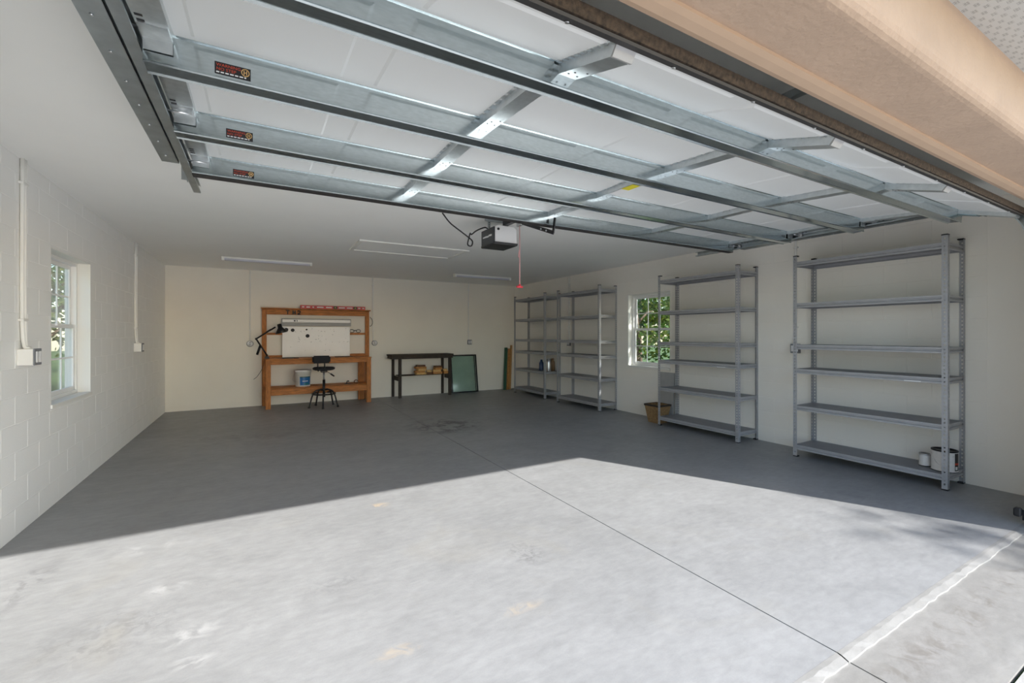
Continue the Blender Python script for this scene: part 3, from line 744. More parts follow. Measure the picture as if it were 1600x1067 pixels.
# ------------------------------------------------------------------ shelving racks
ZS = (0.145, 0.615, 1.055, 1.345, 1.840, 2.335)      # top of each shelf
UD, UL, UH = 0.445, 1.385, 2.405
def make_rack():
    root = thing('shelving_rack', (0, 0, 0), '-', 'shelf', 'grey steel shelving racks along the right wall')
    # slotted angle post, drawn as a grid that leaves its holes open
    def post(px, py, sx, sy):
        bm = bmesh.new(); W = 0.043; hw = 0.012; pitch = 0.0385; hh = 0.017
        zs = [0.0]; z = 0.05
        while z + hh < UH - 0.02: zs += [z, z + hh]; z += pitch
        zs.append(UH)
        cols = [0, (W - hw) / 2, (W + hw) / 2, W]
        for face in (0, 1):
            g = {}
            for i, c in enumerate(cols):
                for j, zz in enumerate(zs):
                    g[i, j] = bm.verts.new((px + (sx * c if face else 0), py + (0 if face else sy * c), zz))
            for i in range(3):
                for j in range(len(zs) - 1):
                    if i == 1 and j % 2 == 1: continue
                    bm.faces.new((g[i, j], g[i + 1, j], g[i + 1, j + 1], g[i, j + 1]))
        bmesh.ops.remove_doubles(bm, verts=bm.verts, dist=1e-5)
        bmesh.ops.recalc_face_normals(bm, faces=bm.faces)
        me = bpy.data.meshes.new('post'); bm.to_mesh(me); bm.free(); me.materials.append(M['rack_grey'])
        o = bpy.data.objects.new('post', me); COL.objects.link(o); o.parent = root
        md = o.modifiers.new('gauge', 'SOLIDIFY'); md.thickness = 0.002; md.offset = 0
        x0, x1 = sorted((px - sx * 0.002, px + sx * 0.046)); y0, y1 = sorted((py - sy * 0.002, py + sy * 0.046))
        c = MB().use('black_plastic').box(x0, x1, y0, y1, UH - 0.006, UH + 0.007); c.build('cap', None, root, 0.002)
        f = MB().use('black_plastic').box(x0, x1, y0, y1, 0.0, 0.014); f.build('foot', None, root, 0.002)
    post(0, 0, 1, 1); post(0, UL, 1, -1); post(UD, 0, -1, 1); post(UD, UL, -1, -1)
    for zt in ZS:
        dk = MB().use('rack_deck').box(0.006, UD - 0.006, 0.006, UL - 0.006, zt - 0.014, zt - 0.002)
        sh = dk.build('shelf', None, root)
        def zbeam(a, b, axis, flip):
            # stepped beam: upper lip, recessed web, lower flange
            pr = [(0.004, zt), (0.004, zt - 0.020), (0.014, zt - 0.024), (0.014, zt - 0.032), (0.004, zt - 0.040), (0.004, zt - 0.056), (0.024, zt - 0.056), (0.024, zt - 0.052), (0.018, zt - 0.040), (0.018, zt)]
            pr = [((flip - p if flip is not None else p), z) for p, z in pr]
            return MB().use('rack_grey').extr(pr, a, b, axis).build('beam', None, sh)
        zbeam(0.004, UL - 0.004, 'y', None); zbeam(0.004, UL - 0.004, 'y', UD)
        zbeam(0.004, UD - 0.004, 'x', None); zbeam(0.004, UD - 0.004, 'x', UL)
    return root
rack0 = make_rack()
RK = [(5.600, 1.605, 'tall grey steel rack nearest the garage opening, paint cans on its bottom shelf'),
      (5.605, 3.700, 'grey steel rack in front of the right window, basket behind its foot'),
      (5.605, 6.515, 'empty grey steel rack just beyond the right window'),
      (5.605, 8.375, 'grey steel rack deepest in the garage, bottles on one shelf')]
for i, (x, y, lab) in enumerate(RK):
    o = rack0 if i == 0 else copy_tree(rack0)
    o.location = (x, y, 0); o['label'] = lab
    if i == 0:
        s_ = MB().use('paper_white').box(5.6015, 5.6035, 1.80, 1.93, 1.004, 1.013); s_.build('white_strip', None, o)  # white label on a front beam
    if i == 2:
        s_ = MB().use('paper_white').box(x + 0.0015, x + 0.0035, 6.62, 6.80, 0.564, 0.572); s_.build('white_strip', None, o)  # thin white strip on a front beam

# paint cans on the bottom shelf of the nearest rack
def can(c, r, h, label, big):
    o = thing('paint_can', c, label, 'paint can', 'paint cans on the nearest rack')
    MB().use('can_paper').lathe([(0.001, 0.0), (r, 0.0), (r, 0.012), (r * 0.985, 0.014), (r * 0.985, h - 0.016), (r * 0.98, h - 0.014)], c, 32).build('body', None, o)
    MB().use('can_metal' if not big else 'black_metal').lathe([(r * 0.98, h - 0.014), (r * 1.01, h - 0.012), (r * 1.01, h), (r * 0.9, h), (r * 0.88, h - 0.008), (0.001, h - 0.008)], c, 32).build('rim', None, o)
    MB().use('black_metal').lathe([(r * 1.005, 0.0), (r * 1.008, 0.006), (r * 0.99, 0.009)], c, 32).build('base_rim', None, o)
    if big:
        lb = MB(); n = 10; rr = r * 0.99
        def arc(a0, a1, z0, z1, m):
            vs = []
            for k in range(n + 1):
                a = a0 + (a1 - a0) * k / n
                vs += [(c[0] + rr * cos(a), c[1] + rr * sin(a), c[2] + z0), (c[0] + rr * cos(a), c[1] + rr * sin(a), c[2] + z1)]
            lb.use(m).add(vs, [(2 * k, 2 * k + 2, 2 * k + 3, 2 * k + 1) for k in range(n)], True)
        arc(R(243), R(275), 0.02, h - 0.02, 'black_plastic')
        rr = r * 0.995; arc(R(243), R(275), 0.075, 0.095, 'label_red'); arc(R(246), R(262), 0.03, 0.06, 'paper_white')
        lb.build('label', None, o)
        MB().use('can_metal').tube(spline([(c[0] - r * 0.6, c[1] + r * 0.82, c[2] + h * 0.8), (c[0] - r * 1.02, c[1] + r * 0.1, c[2] + h * 0.35), (c[0] - r * 0.55, c[1] - r * 0.86, c[2] + h * 0.8)], 8), 0.002, 6).build('handle', None, o)
can((5.84, 1.845, 0.145), 0.047, 0.125, 'small squat silver can beside the big paint can', False)
can((5.80, 1.685, 0.145), 0.098, 0.205, 'big white paint can with dark lid, partly behind the rack post', True)
# bottles on the farthest rack
def bottle(c, prof, m, name, label, capm=None):
    o = thing(name, c, label, 'bottle', 'bottles on the farthest rack')
    MB().use(m).lathe(prof, c, 20).build('body', None, o)
    rt_, zt_ = prof[-1]
    MB().use(capm or m).lathe([(rt_, zt_), (rt_ * 1.15, zt_), (rt_ * 1.15, zt_ + 0.03), (0.001, zt_ + 0.032)], c, 16).build('cap', None, o)
bottle((5.80, 8.80, 0.615), [(0.001, 0), (0.055, 0), (0.058, 0.02), (0.058, 0.17), (0.03, 0.215), (0.024, 0.225)], 'bottle_blue', 'bottle', 'dark blue plastic bottle on the farthest rack')
bottle((5.79, 8.49, 0.615), [(0.001, 0), (0.058, 0), (0.060, 0.01), (0.060, 0.22), (0.05, 0.255), (0.035, 0.265)], 'steel', 'flask', 'shiny steel flask between two bottles on the rack', 'steel')
bottle((5.94, 8.545, 0.615), [(0.001, 0), (0.055, 0), (0.055, 0.20), (0.038, 0.24), (0.03, 0.26)], 'bottle_brown', 'bottle', 'brownish bottle to the right of the steel flask')
# basket and grey sheet by the second rack
bk = thing('planter_basket', (5.74, 5.23, 0), 'brown tapered wooden planter basket behind the second rack', 'basket')
m_ = MB().use('basket')
def frustum(mb, c, b0, b1, h, t):
    o = [(c[0] + sx * b, c[1] + sy * b, z) for (b, z) in ((b0, 0), (b1, h)) for sx, sy in ((-1, -1), (1, -1), (1, 1), (-1, 1))]
    i_ = [(c[0] + sx * b, c[1] + sy * b, z) for (b, z) in ((b1 - t, h), (b0 - t, 0.02)) for sx, sy in ((-1, -1), (1, -1), (1, 1), (-1, 1))]
    fs = [(3, 2, 1, 0)]
    for L_ in range(3):
        for k in range(4): fs.append((L_ * 4 + k, L_ * 4 + (k + 1) % 4, (L_ + 1) * 4 + (k + 1) % 4, (L_ + 1) * 4 + k))
    fs.append((12, 13, 14, 15)); mb.add(o + i_, fs)
frustum(m_, (5.79, 5.265), 0.105, 0.15, 0.30, 0.014)
m_.build('pot', None, bk)
MB().use('dark_wood').box(5.636, 5.650, 5.110, 5.420, 0.275, 0.305).box(5.93, 5.944, 5.110, 5.420, 0.275, 0.305).box(5.65, 5.93, 5.110, 5.124, 0.275, 0.305).box(5.65, 5.93, 5.406, 5.420, 0.275, 0.305).build('rim', None, bk)
gs = MB().use('grey_sheet').obox((5.995, 5.26, 0.412), (0.012, 0.31, 0.82), Matrix.Rotation(R(3.2), 3, 'Y'))
tag(gs.build('grey_sheet'), 'flat grey metal sheet leaning on the right wall under the window', 'metal sheet')

# ------------------------------------------------------------------ workbench
wbx = thing('workbench', (1.11, 10.17, 0), 'homemade orange pine workbench with a tall open back frame', 'workbench')
def wb(nm, m, d, bev=0.004): return bx(nm, m, d, wbx, bev)
for x in (0.105, 2.015): wb('leg', 'pine_v', (x, x + 0.09, 9.88, 9.97, 0, 0.958))
for x in (0.045, 2.095): wb('back_post', 'pine_v', (x, x + 0.085, 10.43, 10.47, 0, 1.99))
for x in (0.06, 1.93): wb('back_leg', 'pine_v', (x, x + 0.14, 10.385, 10.425, 0, 0.93))
for k in range(4): wb('top_board', 'pine', (0.095, 2.115, 9.872 + k * 0.148, 9.872 + k * 0.148 + 0.144, 0.958, 0.978))
wb('front_apron', 'pine', (0.196, 2.014, 9.885, 9.925, 0.868, 0.956))
wb('lower_front_rail', 'pine', (0.196, 2.014, 9.885, 9.925, 0.262, 0.385))
for x in (0.11, 2.02): wb('side_rail', 'pine', (x, x + 0.04, 9.972, 10.38, 0.30, 0.385))
for x in (0.11, 2.02): wb('side_rail', 'pine', (x, x + 0.04, 9.972, 10.38, 0.87, 0.955))
for k in range(3): wb('shelf_board', 'pine', (0.11, 2.10, 9.93 + k * 0.15, 9.93 + k * 0.15 + 0.145, 0.386, 0.402))
wb('back_rail', 'pine', (0.131, 2.094, 10.385, 10.429, 0.03 + 1.845, 1.985))
wb('top_ledge', 'pine', (0.03, 2.20, 10.36, 10.48, 1.991, 2.012))
wb('middle_rail', 'pine', (0.131, 2.094, 10.43, 10.465, 1.455, 1.50))
wb('back_board', 'pine', (0.131, 2.094, 10.43, 10.465, 0.982, 1.03))
# whiteboard and the white bar above it
wbd = thing('whiteboard', (1.085, 10.40, 1.0), 'whiteboard with scribbles and round black magnets behind the bench', 'whiteboard')
bx('panel', 'whiteboard', (0.415, 1.755, 10.405, 10.424, 0.985, 1.632), wbd, 0.002)
ink = MB().use('ink'); random.seed(11)
for q in range(42):
    x = random.uniform(0.62, 1.70); z = random.choice([1.30, 1.36, 1.42, 1.47, 1.53, 1.58]) + random.uniform(-0.01, 0.01)
    if random.random() < 0.25: z = random.uniform(1.10, 1.25); x = random.uniform(0.55, 1.6)
    L_ = random.uniform(0.006, 0.03); a = random.uniform(-1.2, 1.2)
    ink.add([(x, 10.4045, z), (x + L_ * cos(a), 10.4045, z + L_ * sin(a)), (x + L_ * cos(a), 10.4045, z + L_ * sin(a) + 0.006), (x, 10.4045, z + 0.006)], [(0, 1, 2, 3)])
ink.build('scribbles', None, wbd)
ROT = Matrix.Rotation(R(90), 3, 'X')
for (x, z, rr) in ((0.49, 1.562, 0.038), (0.61, 1.553, 0.036), (0.875, 1.567, 0.018), (0.895, 1.432, 0.038)):
    MB().use('black_plastic').lathe([(0.001, 0.016), (rr * 0.9, 0.016), (rr, 0.010), (rr, 0.0)], (x, 10.404, z), 14, ROT).build('magnet', None, wbd)
wbar = thing('white_bar', (1.09, 10.40, 1.70), 'slim white under-shelf strip fixed above the whiteboard', 'strip lamp')
MB().use('whiteboard').box(0.415, 1.765, 10.375, 10.425, 1.715, 1.782).build('housing', None, wbar, 0.008)
MB().use('ink').box(0.63, 0.66, 10.3745, 10.3752, 1.735, 1.765).box(0.685, 0.70, 10.3745, 10.3752, 1.735, 1.765).build('switch_mark', None, wbar)
MB().use('grey_sheet').box(0.40, 1.78, 10.418, 10.4285, 1.645, 1.80).build('grey_plate', None, wbar)  # grey plate filling the gap between bar and whiteboard
# red level on the top ledge
lv = thing('spirit_level', (1.42, 10.42, 2.012), 'long red spirit level lying along the top ledge of the workbench', 'spirit level')
lvb = MB().use('level_red').box(0.755, 2.085, 10.40, 10.43, 2.012, 2.085)
lvb.build('beam', None, lv, 0.003)
for (a, b) in ((0.785, 0.83), (0.87, 0.945), (0.99, 1.02), (1.08, 1.21), (1.26, 1.38), (1.52, 1.65), (1.69, 1.81), (1.93, 1.98), (2.02, 2.06)):
    bx('white_mark', 'paper_white', (a, b, 10.3985, 10.3998, 2.038, 2.060), lv)
for x in (1.45, 1.87):
    w_ = MB().use('black_plastic').box(x - 0.04, x + 0.04, 10.397, 10.4335, 2.020, 2.080); w_.use('yellow').box(x - 0.012, x + 0.012, 10.3955, 10.397, 2.04, 2.06)
    w_.build('vial', None, lv)
# dark hooks hanging on the top rail
def hook(name, x, polys, label):
    m_ = MB().use('black_metal')
    for (a, b, c, d) in polys: m_.box(x + a, x + b, 10.362, 10.384, c, d)
    tag(m_.build(name, None, None, 0.003), label, 'hook', 'dark hooks on the bench top rail')
hook('t_hook', 0.515, [(-0.035, 0.035, 1.955, 1.972), (-0.010, 0.010, 1.885, 1.956)], 'dark T-shaped hook at the left on the bench top rail')
hook('double_hook', 0.635, [(-0.030, -0.008, 1.885, 1.968), (0.012, 0.034, 1.885, 1.968), (-0.008, 0.012, 1.915, 1.93)], 'dark H-shaped clamp in the middle on the bench top rail')
hk = MB().use('black_metal').tube(spline([(0.70, 10.373, 1.94), (0.72, 10.373, 1.962), (0.752, 10.373, 1.945), (0.735, 10.373, 1.912), (0.705, 10.373, 1.89), (0.755, 10.373, 1.888)], 6), 0.010, 6)
tag(hk.build('curved_hook'), 'dark curved hook just left of the red level', 'hook', 'dark hooks on the bench top rail')
# black swing-arm lamp clamped to the left end of the bench
lm = thing('desk_lamp', (0.125, 10.28, 0.978), 'black swing-arm lamp clamped to the left end of the workbench', 'lamp')
yl_ = 10.22
MB().use('black_metal').box(0.095, 0.175, yl_ - 0.03, yl_ + 0.03, 0.978, 1.02).tube([(0.135, yl_, 1.0), (0.135, yl_, 1.06)], 0.016, 10).build('clamp', None, lm)
la = MB().use('black_metal')
for dy in (-0.012, 0.012): la.tube([(0.135, yl_ + dy, 1.04), (-0.055, yl_ + dy, 1.375)], 0.015, 8)
la.tube([(0.02, yl_, 1.25), (-0.04, yl_, 1.06)], 0.022, 8)
la.build('lower_arm', None, lm)
la = MB().use('black_metal')
for dy in (-0.012, 0.012): la.tube([(-0.055, yl_ + dy, 1.375), (0.285, yl_ + dy, 1.615)], 0.015, 8)
la.tube([(-0.055, yl_ - 0.022, 1.375), (-0.055, yl_ + 0.022, 1.375)], 0.022, 12).tube([(0.0, yl_, 1.42), (0.2, yl_, 1.575)], 0.006, 6)
la.build('upper_arm', None, lm)
sh_m = Matrix.Rotation(R(-14), 3, 'Y') @ Matrix.Rotation(R(180), 3, 'X')
MB().use('black_metal').lathe([(0.0, -0.005), (0.040, 0.0), (0.044, 0.075), (0.066, 0.105), (0.120, 0.185), (0.117, 0.186), (0.060, 0.108), (0.002, 0.09)], (0.352, yl_, 1.675), 22, sh_m).build('lamp_shade', None, lm)
MB().use('black_plastic').tube(spline([(0.11, yl_, 1.03), (0.06, yl_ + 0.05, 0.80), (-0.03, yl_ + 0.2, 0.62), (-0.10, 10.46, 0.55)], 8), 0.004, 5).build('cord', None, lm)
# items on the bench top
tl = MB().use('black_metal').obox((0.50, 10.05, 0.989), (0.20, 0.06, 0.022), Matrix.Rotation(R(6), 3, 'Z')).tube([(0.60, 10.05, 0.990), (0.70, 10.04, 0.986)], 0.008, 8)
tag(tl.build('hand_drill'), 'flat dark hand tool lying on the bench under the lamp', 'tool')
tl = MB().use('dark_wood').obox((1.58, 10.12, 0.984), (0.36, 0.05, 0.012), Matrix.Rotation(R(-4), 3, 'Z'))
tag(tl.build('wood_strip', None, None, 0.002), 'thin dark wood strip lying on the right half of the bench', 'wood strip')
tl = MB().use('pine').box(1.78, 2.07, 10.395, 10.425, 0.979, 1.035)
tag(tl.build('wood_offcut', None, None, 0.003), 'short orange offcut standing against the bench back, right end', 'wood offcut')
# safety glasses on the middle rail
gl = MB().use('black_plastic')
for x in (1.80, 1.94): gl.tube([(x + 0.045 * cos(a), 10.415, 1.54 + 0.035 * sin(a)) for a in [k * pi / 8 for k in range(17)]], 0.006, 6, False)
gl.tube([(1.845, 10.415, 1.548), (1.87, 10.412, 1.555), (1.895, 10.415, 1.548)], 0.006, 6).tube([(1.755, 10.415, 1.55), (1.75, 10.46, 1.545)], 0.005, 6)
tag(gl.build('safety_glasses'), 'black rimmed safety glasses on the middle rail of the bench frame', 'glasses')
lo = MB().use('black_metal').tube(spline([(2.19, 10.40, 1.86), (2.235, 10.40, 1.80), (2.245, 10.40, 1.72), (2.215, 10.40, 1.66), (2.185, 10.40, 1.65)], 6), 0.006, 6)
tag(lo.build('wire_hook'), 'bent wire hook on the right post of the workbench frame', 'hook')
# bucket on the lower shelf
bc = (0.78, 10.08, 0.402)
bu = thing('paint_bucket', bc, 'white plastic bucket with blue label on the bench lower shelf', 'bucket')
MB().use('bucket_white').lathe([(0.001, 0.0), (0.135, 0.0), (0.138, 0.006), (0.150, 0.27), (0.156, 0.272), (0.156, 0.30), (0.158, 0.302), (0.158, 0.318), (0.150, 0.320), (0.148, 0.30), (0.001, 0.29)], bc, 36).build('body', None, bu)
MB().use('bucket_white').lathe([(0.160, 0.318), (0.162, 0.335), (0.150, 0.338), (0.001, 0.334)], bc, 36).build('lid', None, bu)
lb = MB(); 
def wrap(a0, a1, z0, z1, m, e=0.0015):
    n = 10; vs = []
    for k in range(n + 1):
        a = R(a0 + (a1 - a0) * k / n)
        for z in (z0, z1):
            rr = 0.138 + 0.012 * z / 0.27 + e; vs.append((bc[0] + rr * cos(a), bc[1] + rr * sin(a), bc[2] + z))
    lb.use(m).add(vs, [(2 * k, 2 * k + 2, 2 * k + 3, 2 * k + 1) for k in range(n)], True)
wrap(243, 330, 0.03, 0.20, 'label_blue'); wrap(243, 330, 0.185, 0.205, 'label_green', 0.002); wrap(272, 312, 0.035, 0.075, 'label_teal', 0.002)
wrap(262, 305, 0.105, 0.120, 'paper_white', 0.0022)
o = lb.build('label', None, bu); o['label'] = 'blue and teal label with a white swoosh'
MB().use('can_metal').tube(spline([(bc[0] - 0.155, bc[1], bc[2] + 0.27), (bc[0] - 0.19, bc[1] - 0.05, bc[2] + 0.14), (bc[0] - 0.12, bc[1] - 0.13, bc[2] + 0.10)], 8), 0.003, 6).build('handle', None, bu)
# small things on the lower shelf
cl = MB().use('black_metal').tube(spline([(1.62, 10.02, 0.41), (1.635, 10.02, 0.46), (1.66, 10.02, 0.47), (1.668, 10.02, 0.45)], 5), 0.010, 6).box(1.58, 1.70, 10.0, 10.04, 0.402, 0.415)
tag(cl.build('pipe_clamp'), 'small dark hooked clamp on the bench lower shelf', 'clamp')
cl = MB().use('scrap_dark').tube([(1.82 + 0.04 * cos(a), 10.03, 0.444 + 0.036 * sin(a)) for a in [k * pi / 8 for k in range(17)]], 0.009, 6, False)
tag(cl.build('tape_roll'), 'small brown ring standing on the bench lower shelf', 'ring')

# stool
sx, sy = 1.135, 9.70
sto = thing('work_stool', (sx, sy, 0), 'black swivel work stool with backrest in front of the workbench', 'stool')
MB().use('black_fabric').lathe([(0.001, 0.745), (0.17, 0.745), (0.205, 0.76), (0.212, 0.785), (0.19, 0.805), (0.001, 0.812)], (sx, sy, 0), 32).build('seat', None, sto)
bq = MB().use('black_fabric').box(sx - 0.235, sx + 0.095, sy - 0.245, sy - 0.195, 0.895, 1.045)
bq.build('backrest', None, sto, 0.024, 3)
bs = MB().use('black_metal')
for x in (sx - 0.135, sx - 0.01): bs.tube(spline([(x, sy - 0.205, 0.94), (x, sy - 0.21, 0.82), (x + 0.01, sy - 0.16, 0.745), (x + 0.03, sy - 0.05, 0.735)], 5), 0.012, 8)
bs.build('back_support', None, sto)
MB().use('black_metal').box(sx - 0.06, sx + 0.06, sy - 0.06, sy + 0.06, 0.70, 0.745).build('mechanism', None, sto, 0.008)
MB().use('steel').tube([(sx, sy, 0.52), (sx, sy, 0.71)], 0.016, 14).build('gas_lift', None, sto)
MB().use('black_metal').tube([(sx, sy, 0.20), (sx, sy, 0.55)], 0.026, 14).build('column', None, sto)
lv_ = MB().use('black_metal').tube([(sx + 0.05, sy - 0.02, 0.72), (sx + 0.13, sy - 0.06, 0.66)], 0.006, 6)
lv_.use('black_plastic').tube([(sx + 0.12, sy - 0.055, 0.667), (sx + 0.185, sy - 0.085, 0.618)], 0.014, 8); lv_.build('lever', None, sto)
MB().use('black_metal').tube([(sx + 0.215 * cos(a), sy + 0.215 * sin(a), 0.27) for a in [k * pi / 20 for k in range(41)]], 0.014, 8, False).build('foot_ring', None, sto)
for k in range(5):
    a = R(-100 + 72 * k)
    p = [(0.02, 0.34), (0.10, 0.35), (0.18, 0.31), (0.225, 0.22), (0.255, 0.10), (0.28, 0.02)]
    lg = MB().use('black_metal').tube(spline([(sx + r_ * cos(a), sy + r_ * sin(a), z) for r_, z in p], 4), 0.015, 8)
    lg.build('leg', None, sto)
    MB().use('rubber').tube([(sx + 0.28 * cos(a), sy + 0.28 * sin(a), 0.0), (sx + 0.28 * cos(a), sy + 0.28 * sin(a), 0.03)], 0.022, 10).build('glide', None, sto)

# ------------------------------------------------------------------ dark table with offcuts
tb = thing('side_table', (3.35, 10.27, 0), 'low dark wooden table against the back wall, offcuts on its shelf', 'table')
def tbp(nm, m, d, bev=0.004): return bx(nm, m, d, tb, bev)
for k in range(3): tbp('top_board', 'dark_wood', (2.585, 4.085, 10.045 + k * 0.148, 10.045 + k * 0.148 + 0.145, 0.965, 1.0))
tbp('front_apron', 'dark_wood', (2.60, 4.07, 10.06, 10.10, 0.90, 0.964))
tbp('back_apron', 'dark_wood', (2.60, 4.07, 10.44, 10.48, 0.90, 0.964))
tbp('end_apron', 'dark_wood', (2.59, 2.62, 10.102, 10.438, 0.90, 0.964)); tbp('end_apron', 'dark_wood', (4.05, 4.08, 10.102, 10.438, 0.90, 0.964))
for (x, y) in ((2.77, 10.055), (2.70, 10.42), (3.985, 10.055), (3.93, 10.42)): tbp('leg', 'dark_wood_v', (x, x + 0.065, y + 0.048, y + 0.105 if y < 10.2 else y + 0.017 + 0.05, 0, 0.899))
for x in (2.74, 3.98): tbp('shelf_bearer', 'dark_wood', (x, x + 0.04, 10.065, 10.40, 0.40, 0.498))
for k in range(2): tbp('shelf_board', 'dark_wood', (2.785, 4.06, 10.17 + k * 0.13, 10.17 + k * 0.13 + 0.126, 0.499, 0.515))
random.seed(21)
SCR = [(3.33, 0.22, 0.05, 0.045, 'scrap_light', 0, 'long pale offcut at the left bottom of the pile'), (3.30, 0.20, 0.06, 0.045, 'scrap_mid', 1, 'tan offcut on top of the pale one, pile left'),
       (3.34, 0.18, 0.06, 0.05, 'scrap_light', 2, 'pale blunt offcut in the third layer of the left pile'), (3.32, 0.22, 0.06, 0.045, 'scrap_mid', 3, 'brown offcut fourth up in the left pile'), (3.33, 0.17, 0.05, 0.04, 'scrap_dark', 4, 'dark brown offcut topping the left pile'),
       (3.53, 0.12, 0.06, 0.05, 'scrap_dark', 0, 'dark offcut low in the gap between the piles'), (3.54, 0.10, 0.05, 0.045, 'scrap_light', 1, 'short pale offcut between the two piles'),
       (3.745, 0.18, 0.06, 0.05, 'scrap_mid', 0, 'brown offcut at the bottom of the right pile'), (3.73, 0.16, 0.06, 0.05, 'scrap_light', 1, 'pale offcut second up in the right pile'), (3.76, 0.16, 0.05, 0.05, 'scrap_mid', 2, 'brown offcut third up in the right pile'), (3.76, 0.14, 0.06, 0.04, 'scrap_dark', 3, 'dark offcut topping the right pile'),
       (3.945, 0.09, 0.06, 0.06, 'scrap_mid', 0, 'squat brown offcut at the right end of the shelf'), (3.945, 0.08, 0.05, 0.05, 'scrap_light', 1, 'pale cube offcut on the squat one at the right end')]
top = {}
for (x, L_, w_, h_, m_n, lvl, lab) in SCR:
    key = 0 if x < 3.5 else 1 if x < 3.7 else 2 if x < 3.9 else 3
    z = top.get(key, 0.515); top[key] = z + h_
    L_ *= 1.2
    b_ = MB().use(m_n).obox((x, 10.245 + random.uniform(-0.01, 0.01), z + h_ / 2 + 0.0005), (L_, w_ * 2.2, h_ - 0.001), Matrix.Rotation(R(random.uniform(-16, 16)), 3, 'Z'))
    tag(b_.build('wood_offcut', None, None, 0.002), lab, 'wood offcut', 'offcuts on the dark table shelf')
# framed glass leaning on the wall
def lean_box(mb, x0, x1, v0, v1, d0, d1, base_y, ang):
    """box on a leaning plane: v runs up the slope, d is the offset towards the room"""
    up = Vector((0, sin(ang), cos(ang))); nr = Vector((0, -cos(ang), sin(ang)))
    def q(x, v, d): p = Vector((x, base_y, 0)) + up * v + nr * d; return p
    vs = [q(x, v, d) for d in (d0, d1) for (x, v) in ((x0, v0), (x1, v0), (x1, v1), (x0, v1))]
    mb.add(vs, [(0, 3, 2, 1), (4, 5, 6, 7), (0, 1, 5, 4), (1, 2, 6, 5), (2, 3, 7, 6), (3, 0, 4, 7)])
sf = thing('window_screen', (4.53, 10.35, 0), 'black framed glass pane leaning on the back wall beside the dark table', 'window pane')
for i, (xa, xb, dd, H_) in enumerate(((4.16, 4.875, 0.0, 0.955), (4.13, 4.81, 0.030, 0.93))):
    ang = R(9.0); fr = MB().use('black_metal'); y0_ = 10.335; e = 0.030 if i == 0 else 0.014
    for (a, b, c, d) in ((xa, xa + e, 0.0, H_), (xb - e, xb, 0.0, H_), (xa + e, xb - e, 0.0, e), (xa + e, xb - e, H_ - e, H_)): lean_box(fr, a, b, c, d, dd, dd + 0.022, y0_, ang)
    f_ = fr.build('frame', None, sf)
    gp = MB().use('glass_green'); lean_box(gp, xa + e, xb - e, e, H_ - e, dd + 0.008, dd + 0.013, y0_, ang); gp.build('pane', None, f_)
# two boards leaning in the back right corner
def lean_board(name, m, x0, x1, y0, w, t, top_x, top_y, h_, label):
    mb = MB().use(m)
    b0 = Vector((x0, y0, 0)); d = Vector((top_x - x0, top_y - y0, h_))
    vs = []
    for s in (0, 1):
        c = b0 + d * s
        vs += [c, c + Vector((w, 0, 0)), c + Vector((w, t, 0)), c + Vector((0, t, 0))]
    mb.add(vs, [(3, 2, 1, 0), (4, 5, 6, 7), (0, 1, 5, 4), (1, 2, 6, 5), (2, 3, 7, 6), (3, 0, 4, 7)])
    tag(mb.build(name), label, 'board', 'boards leaning in the back corner')
lean_board('green_board', 'board_green', 5.60, 5.7, 10.30, 0.075, 0.03, 5.72, 10.445, 1.11, 'dark green board leaning in the back right corner')
lean_board('brown_board', 'scrap_mid', 5.70, 5.7, 10.315, 0.06, 0.03, 5.82, 10.445, 1.08, 'brown board between the green and the tan board')
lean_board('tan_board', 'board_tan', 5.79, 5.8, 10.34, 0.05, 0.03, 5.90, 10.455, 1.17, 'pale tan board leaning tallest in the back right corner')

